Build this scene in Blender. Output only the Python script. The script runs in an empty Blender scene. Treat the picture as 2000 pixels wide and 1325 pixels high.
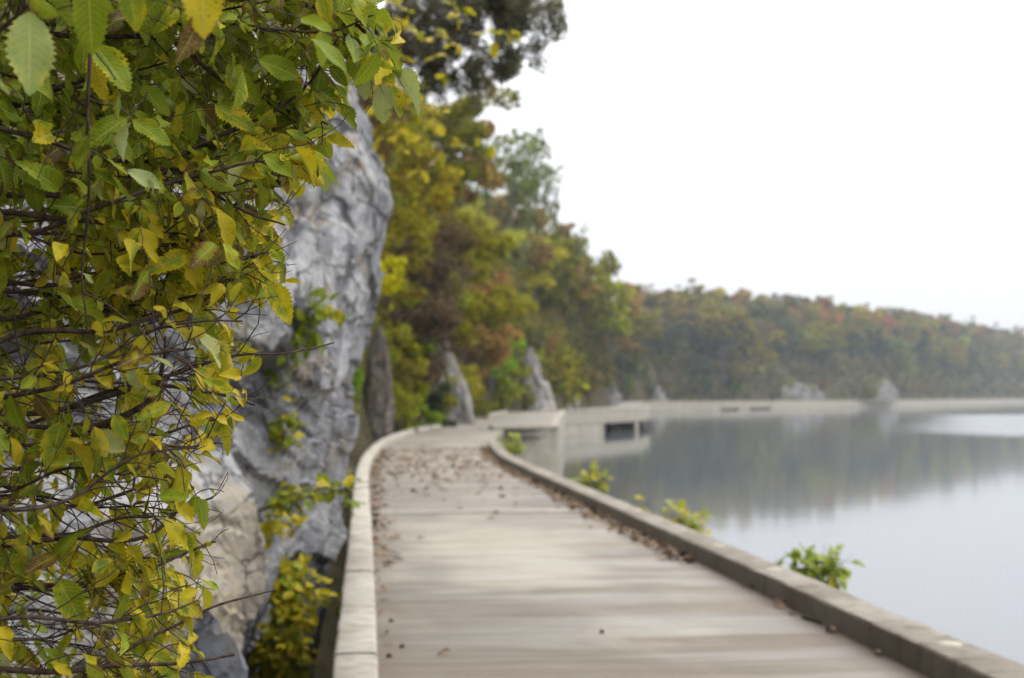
import bpy, math, numpy as np
from mathutils import Vector, noise
R = math.radians
sc = bpy.context.scene
rng = np.random.default_rng(11)

# ------------------------------------------------------------------ camera
F = 2900.0                       # focal length in pixels of the 2000 px wide photograph
YAW, PITCH = math.atan(285 / F), math.atan(111.5 / F)
EYE = np.array([0.0, 0.0, 1.6])
cam_d = bpy.data.cameras.new("camera")
cam = bpy.data.objects.new("camera", cam_d)
sc.collection.objects.link(cam)
sc.camera = cam
cam.location = EYE
cam.rotation_euler = (R(90) + PITCH, 0, -YAW)
cam_d.sensor_width = 36
cam_d.lens = F / 2000 * 36
cam_d.clip_start, cam_d.clip_end = 0.05, 5000
cam_d.dof.use_dof = True
cam_d.dof.focus_distance = 3.0
cam_d.dof.aperture_fstop = 4.2

# ------------------------------------------------------------------ sky and sun (overcast)
SUN_EL, SUN_AZ = R(52), R(70)     # azimuth clockwise from +Y: the open water side
world = bpy.data.worlds.new("World")
sc.world = world
world.use_nodes = True
nt = world.node_tree
nt.nodes.clear()
wo = nt.nodes.new("ShaderNodeOutputWorld")
bg = nt.nodes.new("ShaderNodeBackground")
sky = nt.nodes.new("ShaderNodeTexSky")
sky.sky_type = 'NISHITA'
sky.sun_disc = False
sky.sun_elevation = SUN_EL
sky.sun_rotation = SUN_AZ
sky.dust_density = 4.0
hs = nt.nodes.new("ShaderNodeHueSaturation")
hs.inputs['Saturation'].default_value = 0.18
nt.links.new(sky.outputs[0], hs.inputs['Color'])
tc = nt.nodes.new("ShaderNodeTexCoord")
sx = nt.nodes.new("ShaderNodeSeparateXYZ")
nt.links.new(tc.outputs['Generated'], sx.inputs[0])
mr = nt.nodes.new("ShaderNodeMapRange")            # overcast sky: (1 + 2 sin el) / 3
mr.inputs[1].default_value, mr.inputs[2].default_value = 0.0, 1.0
mr.inputs[3].default_value, mr.inputs[4].default_value = 5.5, 29.0
nt.links.new(sx.outputs['Z'], mr.inputs[0])
cl = nt.nodes.new("ShaderNodeCombineColor")
for i, k in enumerate((0.945, 0.962, 1.0)):
    m = nt.nodes.new("ShaderNodeMath"); m.operation = 'MULTIPLY'; m.inputs[1].default_value = k
    nt.links.new(mr.outputs[0], m.inputs[0]); nt.links.new(m.outputs[0], cl.inputs[i])
mx = nt.nodes.new("ShaderNodeMix"); mx.data_type = 'RGBA'
mx.inputs[0].default_value = 0.88
nt.links.new(hs.outputs[0], mx.inputs[6]); nt.links.new(cl.outputs[0], mx.inputs[7])
nt.links.new(mx.outputs[2], bg.inputs['Color'])
bg.inputs['Strength'].default_value = 0.11
nt.links.new(bg.outputs[0], wo.inputs[0])
sun_d = bpy.data.lights.new("sun", 'SUN')
sun_d.energy, sun_d.angle, sun_d.color = 0.8, R(30), (1.0, 0.97, 0.92)
sun = bpy.data.objects.new("sun", sun_d)
sc.collection.objects.link(sun)
sun.rotation_euler = (R(90) - SUN_EL, 0, math.pi - SUN_AZ)
sc.view_settings.view_transform = 'Standard'
sc.view_settings.look = 'None'
sc.view_settings.gamma = 1
sc.view_settings.exposure = 0.5
sc.cycles.use_denoising = True
sc.cycles.max_bounces = 7
sc.cycles.diffuse_bounces = 4
sc.cycles.transmission_bounces = 4
sc.cycles.volume_bounces = 0
sc.cycles.sample_clamp_indirect = 6
sc.cycles.caustics_reflective = sc.cycles.caustics_refractive = False

# ------------------------------------------------------------------ geometry helpers
_f = np.array([math.sin(YAW) * math.cos(PITCH), math.cos(YAW) * math.cos(PITCH), math.sin(PITCH)])
_r = np.array([math.cos(YAW), -math.sin(YAW), 0.0])
_u = np.cross(_r, _f)
def at(px, py, Y):
    """the point at distance Y along the path that the photograph shows at pixel (px, py)"""
    d = _f * F + _r * (px - 1000) + _u * (662.5 - py)
    return EYE + d * (Y / d[1])
def px_of(P):
    P = np.asarray(P, float) - EYE
    w = P @ _f
    return 1000 + F * (P @ _r) / w, 662.5 - F * (P @ _u) / w, w
def unit(v):
    v = np.asarray(v, float)
    return v / np.maximum(np.linalg.norm(v, axis=-1, keepdims=True), 1e-9)

def mesh_np(name, V, Q, T=None, smooth=True, attrs=None):
    V = np.asarray(V, np.float32).reshape(-1, 3)
    Q = np.asarray(Q, np.int32).reshape(-1, 4)
    T = np.zeros((0, 3), np.int32) if T is None else np.asarray(T, np.int32).reshape(-1, 3)
    me = bpy.data.meshes.new(name)
    me.vertices.add(len(V)); me.vertices.foreach_set("co", V.ravel())
    li = np.concatenate([Q.ravel(), T.ravel()])
    me.loops.add(len(li)); me.loops.foreach_set("vertex_index", li)
    st = np.concatenate([np.arange(len(Q)) * 4, len(Q) * 4 + np.arange(len(T)) * 3]).astype(np.int32)
    me.polygons.add(len(st)); me.polygons.foreach_set("loop_start", st)
    me.polygons.foreach_set("use_smooth", np.full(len(st), smooth))
    for k, a in (attrs or {}).items():
        at_ = me.attributes.new(k, 'FLOAT_COLOR', 'POINT')
        at_.data.foreach_set("color", np.asarray(a, np.float32).ravel())
    me.update(calc_edges=True); me.validate()
    return me

class MB:
    """collects quads for one mesh"""
    def __init__(s): s.V, s.Q, s.T, s.n = [], [], [], 0
    def add(s, V, Q, T=None):
        V = np.asarray(V, float).reshape(-1, 3)
        s.V.append(V)
        if Q is not None and len(Q): s.Q.append(np.asarray(Q, int).reshape(-1, 4) + s.n)
        if T is not None and len(T): s.T.append(np.asarray(T, int).reshape(-1, 3) + s.n)
        s.n += len(V)
    def mesh(s, name, smooth=True):
        return mesh_np(name, np.concatenate(s.V), np.concatenate(s.Q) if s.Q else np.zeros((0, 4), int),
                       np.concatenate(s.T) if s.T else None, smooth)
    def build(s, name, mat, parent=None, smooth=True):
        return link(name, s.mesh(name, smooth), mat, parent)

def link(name, me, mat=None, parent=None, loc=None):
    if mat is not None and not me.materials: me.materials.append(mat)
    o = bpy.data.objects.new(name, me)
    sc.collection.objects.link(o)
    if parent is not None:
        o.parent = parent
    if loc is not None: o.location = loc
    return o
def tag(o, label=None, cat=None, group=None, kind=None):
    for k, v in (('label', label), ('category', cat), ('group', group), ('kind', kind)):
        if v: o[k] = v
    return o
def thing(name, label, cat, loc=(0, 0, 0), group=None):
    o = bpy.data.objects.new(name, None)
    sc.collection.objects.link(o)
    o.location = loc; o.empty_display_size = .2
    return tag(o, label, cat, group)

def tube(P, rad, n=6):
    P = np.asarray(P, float); m = len(P)
    rad = np.broadcast_to(rad, m) if np.ndim(rad) == 0 else np.asarray(rad)
    tg = unit(np.gradient(P, axis=0))
    a = np.array([0.31, 0.2, 0.93]); a = np.where(abs(tg @ a)[:, None] > .9, np.array([[.9, .3, .1]]), a[None])
    b1 = unit(np.cross(tg, a)); b2 = np.cross(tg, b1)
    th = np.arange(n) / n * 2 * np.pi
    V = P[:, None] + rad[:, None, None] * (np.cos(th)[None, :, None] * b1[:, None] + np.sin(th)[None, :, None] * b2[:, None])
    i = np.arange(m - 1)[:, None] * n; j = np.arange(n)[None]; k = (j + 1) % n
    Q = np.stack([i + j, i + k, i + n + k, i + n + j], -1).reshape(-1, 4)
    return V.reshape(-1, 3), Q
def smooth_line(P, n):
    """resample a polyline with Catmull-Rom"""
    P = np.asarray(P, float)
    if len(P) == 2: return P[0] + (P[1] - P[0]) * np.linspace(0, 1, n)[:, None]
    E = np.concatenate([[2 * P[0] - P[1]], P, [2 * P[-1] - P[-2]]])
    t = np.linspace(0, len(P) - 1 - 1e-6, n); k = t.astype(int); f = (t - k)[:, None]
    p0, p1, p2, p3 = E[k], E[k + 1], E[k + 2], E[k + 3]
    return .5 * (2 * p1 + (p2 - p0) * f + (2 * p0 - 5 * p1 + 4 * p2 - p3) * f ** 2 + (3 * p1 - p0 - 3 * p2 + p3) * f ** 3)
def grid_quads(m, n):
    i = np.arange(m - 1)[:, None] * n; j = np.arange(n - 1)[None]
    return np.stack([i + j, i + j + 1, i + n + j + 1, i + n + j], -1).reshape(-1, 4)
def frac(p, H=.9, lac=2.1, o=5): return noise.fractal(Vector(p), H, lac, o)

# ------------------------------------------------------------------ material helpers
class NT:
    def __init__(s, name):
        s.m = bpy.data.materials.new(name); s.m.use_nodes = True
        s.t = s.m.node_tree; s.t.nodes.clear()
        s.out = s.t.nodes.new("ShaderNodeOutputMaterial")
    def n(s, typ, **kw):
        nd = s.t.nodes.new("ShaderNode" + typ)
        for k, v in kw.items(): setattr(nd, k, v)
        return nd
    def l(s, a, b): s.t.links.new(a, b)
    def put(s, sock, v):
        if hasattr(v, 'links') or isinstance(v, bpy.types.NodeSocket): s.l(v, sock)
        else: sock.default_value = v
    def math(s, op, a, b=0.0, c=None, clamp=False):
        nd = s.n("Math", operation=op, use_clamp=clamp)
        s.put(nd.inputs[0], a); s.put(nd.inputs[1], b)
        if c is not None: s.put(nd.inputs[2], c)
        return nd.outputs[0]
    def mix(s, f, a, b, mode='MIX'):
        nd = s.n("Mix", data_type='RGBA', blend_type=mode); nd.clamp_factor = True
        s.put(nd.inputs[0], f)
        for k, v in ((6, a), (7, b)):
            s.put(nd.inputs[k], (*v, 1) if isinstance(v, tuple) and len(v) == 3 else v)
        return nd.outputs[2]
    def ramp(s, x, a, b, lo=0.0, hi=1.0, smooth=True):
        nd = s.n("MapRange"); nd.interpolation_type = 'SMOOTHSTEP' if smooth else 'LINEAR'
        s.put(nd.inputs[0], x)
        for k, v in zip((1, 2, 3, 4), (a, b, lo, hi)): nd.inputs[k].default_value = v
        return nd.outputs[0]
    def coords(s, scale=(1, 1, 1), obj=True, off=(0, 0, 0), rot=(0, 0, 0)):
        c = s.n("TexCoord").outputs['Object'] if obj else s.n("NewGeometry").outputs['Position']
        mp = s.n("Mapping"); s.l(c, mp.inputs[0])
        mp.inputs['Scale'].default_value = scale; mp.inputs['Location'].default_value = off; mp.inputs['Rotation'].default_value = rot
        return mp.outputs[0]
    def noise(s, vec, scale, detail=5, rough=.55, dist=0.0, col=False):
        nd = s.n("TexNoise"); s.l(vec, nd.inputs['Vector'])
        nd.inputs['Scale'].default_value = scale; nd.inputs['Detail'].default_value = detail
        nd.inputs['Roughness'].default_value = rough; nd.inputs['Distortion'].default_value = dist
        return nd.outputs['Color' if col else 'Fac']
    def voro(s, vec, scale, feat='F1', out='Distance'):
        nd = s.n("TexVoronoi", feature=feat); s.l(vec, nd.inputs['Vector']); nd.inputs['Scale'].default_value = scale
        return nd.outputs[out]
    def bump(s, h, strength=.5, dist=.02, normal=None):
        nd = s.n("Bump"); s.l(h, nd.inputs['Height']); nd.inputs['Strength'].default_value = strength
        nd.inputs['Distance'].default_value = dist
        if normal is not None: s.l(normal, nd.inputs['Normal'])
        return nd.outputs[0]
    def principled(s, col, rough=.8, spec=.3, normal=None):
        p = s.n("BsdfPrincipled")
        s.put(p.inputs['Base Color'], (*col, 1) if isinstance(col, tuple) and len(col) == 3 else col)
        s.put(p.inputs['Roughness'], rough); p.inputs['Specular IOR Level'].default_value = spec
        if normal is not None: s.l(normal, p.inputs['Normal'])
        return p
    def finish(s, shader, vol=False):
        s.l(shader.outputs[0] if hasattr(shader, 'outputs') else shader, s.out.inputs[1 if vol else 0]); return s.m

def m_limestone(name, light, mid, dark, tan, stretch=(1, .42, 1), sc_=1.0, tan_low=False):
    g = NT(name)
    c = g.coords(stretch, obj=False)
    big = g.noise(c, .9 * sc_, 7, .66, .2)
    med = g.noise(c, 2.6 * sc_, 7, .62, .4)
    fine = g.noise(c, 14 * sc_, 6, .7)
    tn = g.noise(g.coords(stretch, obj=False, off=(7, 3, 5)), 1.5 * sc_, 7, .68, .3)
    bl = g.noise(g.coords((stretch[0], stretch[1], .75), obj=False, off=(2, 9, 1), rot=(.5, 0, 0)), 1.7 * sc_, 7, .66, .35)
    col = g.mix(g.ramp(med, .42, .56), mid, light)
    col = g.mix(g.ramp(big, .46, .60, 0, .85), col, light)
    col = g.mix(g.ramp(bl, .52, .60, 0, .88), col, dark)
    col = g.mix(g.ramp(tn, .53, .64, 0, .8), col, tan)
    if tan_low:
        sp = g.n("SeparateXYZ"); g.l(g.coords((1, 1, 1), obj=False), sp.inputs[0])
        e = g.math('MULTIPLY', g.math('SUBTRACT', tn, .5), 2.2)
        zl = g.ramp(g.math('ADD', sp.outputs[2], e), 1.15, .75); yl = g.math('MULTIPLY', g.ramp(sp.outputs[1], 10.35, 10.2), g.ramp(g.math('ADD', sp.outputs[1], e), 7.6, 8.3))
        col = g.mix(g.math('MULTIPLY', g.math('MULTIPLY', zl, yl), .7), col, (.33, .275, .18))
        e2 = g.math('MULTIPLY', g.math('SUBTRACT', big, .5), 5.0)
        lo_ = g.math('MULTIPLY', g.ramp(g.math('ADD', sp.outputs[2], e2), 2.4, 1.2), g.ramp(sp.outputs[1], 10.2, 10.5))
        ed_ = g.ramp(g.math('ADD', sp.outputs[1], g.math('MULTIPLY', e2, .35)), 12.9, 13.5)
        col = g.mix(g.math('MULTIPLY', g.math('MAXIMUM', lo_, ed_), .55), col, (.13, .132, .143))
    col = g.mix(g.ramp(fine, .52, .64, 0, .5), col, dark)
    col = g.mix(g.ramp(fine, .42, .34, 0, .5), col, light)
    wv = g.mix(.25, c, g.noise(c, 2.0 * sc_, 4, .6, col=True))
    cr = g.voro(wv, 2.3 * sc_, 'DISTANCE_TO_EDGE')
    crack = g.ramp(cr, .05, .0)
    msk = g.ramp(g.noise(c, 1.3 * sc_, 3), .42, .54)
    crack = g.math('MULTIPLY', crack, msk)
    col = g.mix(g.math('MULTIPLY', crack, .8), col, (.05, .045, .04))
    h = g.math('ADD', g.math('MULTIPLY', med, .7), g.math('MULTIPLY', fine, .35))
    h = g.math('SUBTRACT', h, g.math('MULTIPLY', crack, .5))
    return g.finish(g.principled(col, .85, .25, g.bump(h, .6, .05)))

def m_concrete(name, base, dark, pale, stain=.6, side_shade_dirt=0):
    g = NT(name)
    c = g.coords((1, 1, 1), obj=False)
    a = g.noise(c, 1.1, 6, .6, .3); b = g.noise(c, 7, 6, .65); f = g.noise(c, 60, 4, .7)
    st = g.noise(g.coords((1.6, 1.6, .35), obj=False, off=(3, 1, 8)), 3.1, 6, .65, .4)
    col = g.mix(g.ramp(a, .36, .64), base, pale)
    col = g.mix(g.ramp(b, .5, .72, 0, .6), col, dark)
    col = g.mix(g.ramp(st, .5, .7, 0, stain), col, dark)
    col = g.mix(g.ramp(f, .55, .75, 0, .45), col, dark)
    col = g.mix(g.ramp(f, .42, .28, 0, .35), col, pale)
    if side_shade_dirt:      # shade painted onto the side faces, mixed with dirt; top stays paler
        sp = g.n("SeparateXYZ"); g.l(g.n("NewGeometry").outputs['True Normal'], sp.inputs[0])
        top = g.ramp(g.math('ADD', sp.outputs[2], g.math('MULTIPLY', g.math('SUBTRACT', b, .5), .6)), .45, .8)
        col = g.mix(g.math('MULTIPLY', g.math('SUBTRACT', 1, top), side_shade_dirt), col, (.060, .046, .030))
    h = g.math('ADD', g.math('MULTIPLY', b, .6), g.math('MULTIPLY', f, .35))
    return g.finish(g.principled(col, .85, .25, g.bump(h, .5, .01)))

def m_deck():
    g = NT("worn_concrete_deck")
    band = g.noise(g.coords((.22, 3.4, 1), obj=False), 1.0, 6, .62, .25)
    band2 = g.noise(g.coords((.45, 11, 1), obj=False, off=(4, 2, 0)), 1.0, 5, .6, .2)
    blot = g.noise(g.coords((.55, .3, 1), obj=False, off=(1, 5, 0)), 1.25, 4, .5, .4)
    fine = g.noise(g.coords((1, 1, 1), obj=False), 42, 5, .72)
    wet = g.noise(g.coords((.3, 1.3, 1), obj=False, off=(9, 0, 2)), 1.0, 4, .55, .3)
    col = g.mix(g.ramp(band, .30, .70), (.150, .127, .095), (.218, .192, .150))
    col = g.mix(g.ramp(blot, .45, .58, 0, .8), col, (.30, .265, .205))
    col = g.mix(g.ramp(band2, .52, .66, 0, .65), col, (.105, .082, .056))
    col = g.mix(g.ramp(fine, .50, .66, 0, .6), col, (.08, .062, .045))
    mid_ = g.noise(g.coords((.8, 2.2, 1), obj=False, off=(6, 6, 0)), 6, 6, .7)
    col = g.mix(g.ramp(mid_, .52, .68, 0, .45), col, (.085, .066, .047))
    col = g.mix(g.ramp(fine, .44, .30, 0, .4), col, (.27, .24, .195))
    sp0 = g.n("SeparateXYZ"); g.l(g.coords((1, 1, 1), obj=False), sp0.inputs[0]); wn = g.math('MULTIPLY', g.math('SUBTRACT', g.noise(g.coords((.5, 1.6, 1), obj=False, off=(2, 2, 7)), 1.0, 5, .6), .5), 4.0)
    X_, Y_ = g.math('ADD', sp0.outputs[0], g.math('MULTIPLY', wn, .35)), g.math('ADD', sp0.outputs[1], wn)
    pat = g.math('MULTIPLY', g.math('MULTIPLY', g.ramp(X_, .45, .95), g.ramp(X_, 2.35, 1.9)), g.math('MULTIPLY', g.ramp(Y_, 11.6, 12.8), g.ramp(Y_, 19.0, 17.5)))
    col = g.mix(g.math('MULTIPLY', pat, .8), col, (.31, .278, .215))
    far = g.math('MULTIPLY', g.ramp(Y_, 19.6, 20.6), g.ramp(Y_, 33, 28)); col = g.mix(g.math('MULTIPLY', far, .5), col, (.135, .112, .088))
    sid = g.ramp(X_, 2.2, 2.7); col = g.mix(g.math('MULTIPLY', g.math('MULTIPLY', sid, g.ramp(Y_, 30, 24)), .4), col, (.125, .098, .07))
    nr_ = g.ramp(Y_, 11.8, 9.5); col = g.mix(g.math('MULTIPLY', nr_, .35), col, (.13, .102, .068))
    # dirt that gathers along both feet of the kerbs
    sp = g.n("SeparateXYZ"); g.l(g.coords((1, 1, 1), obj=False), sp.inputs[0])
    dn = g.noise(g.coords((1, .6, 1), obj=False, off=(0, 4, 4)), 2.4, 5, .6)
    le = g.ramp(g.math('ADD', sp.outputs[0], g.math('MULTIPLY', dn, .5)), .62, .2)
    re = g.ramp(g.math('SUBTRACT', sp.outputs[0], g.math('MULTIPLY', dn, .6)), 2.45, 2.95)
    near = g.ramp(sp.outputs[1], 40, 34)
    dirt = g.math('MULTIPLY', g.math('MAXIMUM', le, re), near)
    col = g.mix(g.math('MULTIPLY', dirt, .65), col, (.085, .058, .038))
    rough = g.ramp(wet, .40, .60, .40, .8)
    grv = g.noise(g.coords((.6, 17, 1), obj=False), 1.0, 6, .68, .1)
    col = g.mix(g.ramp(grv, .50, .62, 0, .75), col, (.095, .073, .050)); col = g.mix(g.ramp(grv, .46, .32, 0, .35), col, (.27, .235, .18))
    h = g.math('ADD', g.math('MULTIPLY', fine, .4), g.math('MULTIPLY', grv, 1.0))
    return g.finish(g.principled(col, rough, .35, g.bump(h, .5, .01)))

def m_leaf():
    """foreground leaf: attribute lf = (u along, v across, vein phase, -), tint = (yellow, brown, rand, pale)"""
    g = NT("autumn_elm_leaf")
    a = g.n("Attribute", attribute_name="lf"); b = g.n("Attribute", attribute_name="tint")
    s1 = g.n("SeparateColor"); g.l(a.outputs['Color'], s1.inputs[0])
    s2 = g.n("SeparateColor"); g.l(b.outputs['Color'], s2.inputs[0])
    u, v = s1.outputs[0], g.math('ABSOLUTE', g.math('SUBTRACT', g.math('MULTIPLY', s1.outputs[1], 2), 1))
    yel, bro, rnd = s2.outputs
    pal = b.outputs['Alpha']
    c = g.coords((1, 1, 1), obj=False)
    n1 = g.noise(c, 38, 4, .6); n2 = g.noise(c, 130, 3, .6)
    gre = g.mix(rnd, (.055, .110, .004), (.195, .270, .008))
    gre = g.mix(g.ramp(n1, .35, .7), gre, (.235, .275, .008))
    yl = g.mix(g.ramp(n1, .3, .7), (.44, .36, .008), (.55, .40, .009))
    ed = g.math('ADD', yel, g.math('MULTIPLY', g.math('SUBTRACT', n1, .5), 1.1))
    ed = g.math('ADD', ed, g.math('MULTIPLY', g.math('MULTIPLY', v, v), .25))
    col = g.mix(g.ramp(ed, .35, .75), gre, yl)
    col = g.mix(g.math('MULTIPLY', pal, .75), col, (.36, .40, .20))
    # brown scorch from the margin and tip, and small spots
    br = g.math('ADD', bro, g.math('MULTIPLY', g.math('SUBTRACT', n1, .5), 1.3))
    br = g.math('ADD', br, g.math('MULTIPLY', g.math('POWER', v, 3.0), .35))
    br = g.math('ADD', br, g.math('MULTIPLY', g.math('POWER', u, 4.0), .25))
    bm = g.ramp(br, .62, .92)
    sp = g.math('MULTIPLY', g.ramp(n2, .60, .65), g.ramp(n1, .46, .58))
    brc = g.mix(g.ramp(n2, .4, .6), (.16, .075, .018), (.07, .035, .015))
    col = g.mix(bm, col, brc)
    col = g.mix(g.math('MULTIPLY', sp, .85), col, (.055, .03, .012))
    # veins
    mid = g.ramp(v, .07, .02)
    ph = g.math('FRACT', g.math('SUBTRACT', g.math('MULTIPLY', u, 10.0), g.math('MULTIPLY', v, 2.3)))
    tri = g.math('ABSOLUTE', g.math('SUBTRACT', ph, .5))
    side = g.ramp(tri, .16, .0)
    vein = g.math('MAXIMUM', mid, g.math('MULTIPLY', side, .55))
    col = g.mix(g.math('MULTIPLY', vein, .6), col, (.46, .44, .13))
    geo = g.n("NewGeometry")
    col = g.mix(g.math('MULTIPLY', geo.outputs['Backfacing'], .12), col, (.34, .38, .13))
    h = g.math('SUBTRACT', g.math('MULTIPLY', n1, .3), vein)
    nrm = g.bump(h, .5, .0015)
    p = g.principled(col, .5, .12, nrm)
    tr = g.n("BsdfTranslucent"); g.l(g.mix(.35, col, (.46, .52, .02)), tr.inputs[0])
    ms = g.n("MixShader"); ms.inputs[0].default_value = .32
    g.l(p.outputs[0], ms.inputs[1]); g.l(tr.outputs[0], ms.inputs[2])
    return g.finish(ms)

def m_foliage():
    """crown leaves: the object's own colour, varied leaf by leaf"""
    g = NT("crown_foliage")
    oi = g.n("ObjectInfo"); geo = g.n("NewGeometry")
    rp = geo.outputs['Random Per Island']
    hsv = g.n("HueSaturation")
    g.l(oi.outputs['Color'], hsv.inputs['Color'])
    r2 = g.math('FRACT', g.math('MULTIPLY', rp, 17.3))
    g.l(g.ramp(rp, 0, 1, .462, .535, False), hsv.inputs['Hue'])
    g.l(g.ramp(r2, 0, 1, .35, 1.75, False), hsv.inputs['Value'])
    hsv.inputs['Saturation'].default_value = 1.0
    p = g.principled(hsv.outputs[0], .85, .04)
    tr = g.n("BsdfTranslucent"); g.l(hsv.outputs[0], tr.inputs[0])
    ms = g.n("MixShader"); ms.inputs[0].default_value = .42
    g.l(p.outputs[0], ms.inputs[1]); g.l(tr.outputs[0], ms.inputs[2])
    return g.finish(ms)

def m_bark(name, a, b, scale=20):
    g = NT(name); c = g.coords((1, 1, .4), obj=False)
    n1 = g.noise(c, scale, 5, .65)
    return g.finish(g.principled(g.mix(g.ramp(n1, .35, .65), a, b), .85, .2, g.bump(n1, .6, .01)))

def m_water():
    g = NT("river_water")
    c = g.coords((1, 1, 1), obj=False)
    sp = g.n("SeparateXYZ"); g.l(c, sp.inputs[0])
    n1 = g.noise(c, 1.7, 3, .5); n2 = g.noise(c, .23, 3, .5); n3 = g.noise(g.coords((.012, .03, 1), obj=False), 1, 4, .6, .5)
    # a breath of wind ruffles a tongue of water far out
    dx = g.math('SUBTRACT', sp.outputs[0], g.math('MULTIPLY', sp.outputs[1], .402))
    w = g.math('ADD', dx, g.math('MULTIPLY', g.math('SUBTRACT', n3, .5), 22))
    ruf = g.math('MULTIPLY', g.ramp(w, -9, 15), g.math('MULTIPLY', g.ramp(sp.outputs[1], 138, 165), g.ramp(sp.outputs[1], 330, 290)))
    h = g.math('ADD', g.math('MULTIPLY', n1, .10), g.math('MULTIPLY', n2, .35))
    b1 = g.bump(h, .10, .085)
    h2 = g.math('MULTIPLY', g.noise(c, 2.2, 2, .5), ruf)
    b2 = g.bump(h2, .8, .28, b1)
    p = g.principled((.088, .098, .108), .04, .5, b2)
    g.l(g.math('ADD', .06, g.math('MULTIPLY', ruf, .25)), p.inputs['Roughness'])
    p.inputs['IOR'].default_value = 1.33
    return g.finish(p)

def m_ground(name, a, b, c3):
    g = NT(name); c = g.coords((1, 1, 1), obj=False)
    n1 = g.noise(c, .35, 6, .62, .4); n2 = g.noise(c, 3.0, 6, .65)
    col = g.mix(g.ramp(n1, .38, .62), a, b); col = g.mix(g.ramp(n2, .5, .7), col, c3)
    return g.finish(g.principled(col, .95, .1, g.bump(n2, 1, .25)))

M_ROCK = m_limestone("grey_limestone", (.36, .355, .35), (.225, .225, .228), (.125, .128, .148), (.29, .215, .115), sc_=1.7, tan_low=True)
M_ROCK_DARK = m_limestone("slate_blue_rock", (.13, .133, .155), (.075, .078, .098), (.042, .045, .06), (.13, .115, .09), (1, .6, 1), 1.6)
M_ROCK_FAR = m_limestone("bluff_rock", (.33, .31, .285), (.21, .195, .18), (.10, .10, .10), (.22, .17, .115), (1, 1, .6), .5)
M_ROCK_HAZE = m_limestone('distant_bluff_rock', (.24, .225, .215), (.16, .15, .145), (.09, .09, .09), (.17, .14, .10), (1, 1, .6), .22)
M_ROCK_BROWN = m_limestone("brown_rock", (.16, .14, .115), (.10, .088, .072), (.05, .046, .042), (.15, .11, .07), (1, 1, .6), 1.2)
M_KERB = m_concrete("pale_kerb_concrete", (.30, .272, .22), (.145, .122, .09), (.39, .36, .30), .65)
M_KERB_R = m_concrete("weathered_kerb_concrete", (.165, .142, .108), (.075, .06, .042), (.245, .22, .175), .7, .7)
M_WALL = m_concrete("bridge_concrete", (.265, .235, .18), (.13, .108, .08), (.32, .292, .235), .6)
M_PATCH = m_concrete("mortar_patch", (.33, .30, .225), (.24, .21, .155), (.38, .35, .27), .4)
M_DECK = m_deck()
M_LEAF = m_leaf()
M_FOL = m_foliage()
def m_dry():
    g = NT("dry_fallen_leaf"); geo = g.n("NewGeometry"); r = geo.outputs['Random Per Island']
    n = g.noise(g.coords((1, 1, 1), obj=False), 60, 4, .6)
    c = g.mix(r, (.12, .075, .042), (.26, .185, .115)); c = g.mix(g.ramp(n, .45, .7, 0, .6), c, (.07, .035, .02))
    return g.finish(g.principled(c, .8, .15))
M_DRY = m_dry()
M_BARK = m_bark("dark_twig_bark", (.035, .022, .016), (.095, .065, .05), 60)
M_BARK_PALE = m_bark("pale_twig_bark", (.12, .09, .075), (.24, .19, .16), 60)
M_TRUNK = m_bark("tree_bark", (.06, .05, .042), (.15, .13, .11), 6)
M_WATER = m_water()
M_HILL = m_ground("wooded_slope_ground", (.045, .045, .018), (.085, .065, .032), (.035, .03, .018))
M_BANK = m_ground("damp_bank_soil", (.035, .028, .02), (.06, .048, .034), (.02, .017, .013))

# ------------------------------------------------------------------ setting: water, terrain
def shore(Y):
    ys = [-200, 14, 16, 25, 35, 43, 67, 95, 147, 158, 190, 215, 250, 300, 408, 436, 505, 536, 745, 905, 1100]
    xs = [-2.8, -2.8, -2.9, -2.3, -1.5, -.75, 1.5, 5.6, 12.8, 17.5, 26.3, 33.5, 40.3, 49.6, 67.5, 91, 144, 178, 316, 424, 556]
    return np.interp(Y, ys, xs)
_SY = np.arange(-40, 1100, 1.5); _SX = shore(_SY)
def inland(X, Y):
    """signed distance to the shore line, positive on the bluff side"""
    X, Y = np.broadcast_arrays(np.asarray(X, float), np.asarray(Y, float))
    out = np.empty(X.size)
    xf, yf = X.ravel(), Y.ravel()
    for k in range(0, X.size, 3000):
        d = np.hypot(xf[k:k+3000, None] - _SX, yf[k:k+3000, None] - _SY).min(1)
        out[k:k+3000] = d
    return (out * np.sign(shore(yf) - xf)).reshape(X.shape)
def ground_z(X, Y, nz=True):
    t = inland(X, Y)
    t = t + 0.0
    z = np.interp(t, [-9, -5.5, -2, 0, .6, 2.2, 5.5, 13, 26, 60, 400], [-6, -3.4, -1.6, -.7, .6, 8.5, 14.5, 21, 26, 28, 29])
    z = np.where(z > 0, z * (1 + .32 * np.clip((np.asarray(Y, float) - 480) / 300, 0, 1) + .32 * np.interp(np.asarray(Y, float), [180, 230, 370, 430], [0, 1, 1, 0])), z)
    if nz:
        X, Y = np.broadcast_arrays(X, Y)
        amp = np.interp(t, [-4, 0, 3, 10], [.1, .35, 1.3, 2.2])
        nn = np.array([frac((x * .11, y * .11, 3.3), 1, 2, 4) for x, y in zip(X.ravel(), Y.ravel())]).reshape(X.shape)
        z = z + nn * amp
    return z

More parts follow.
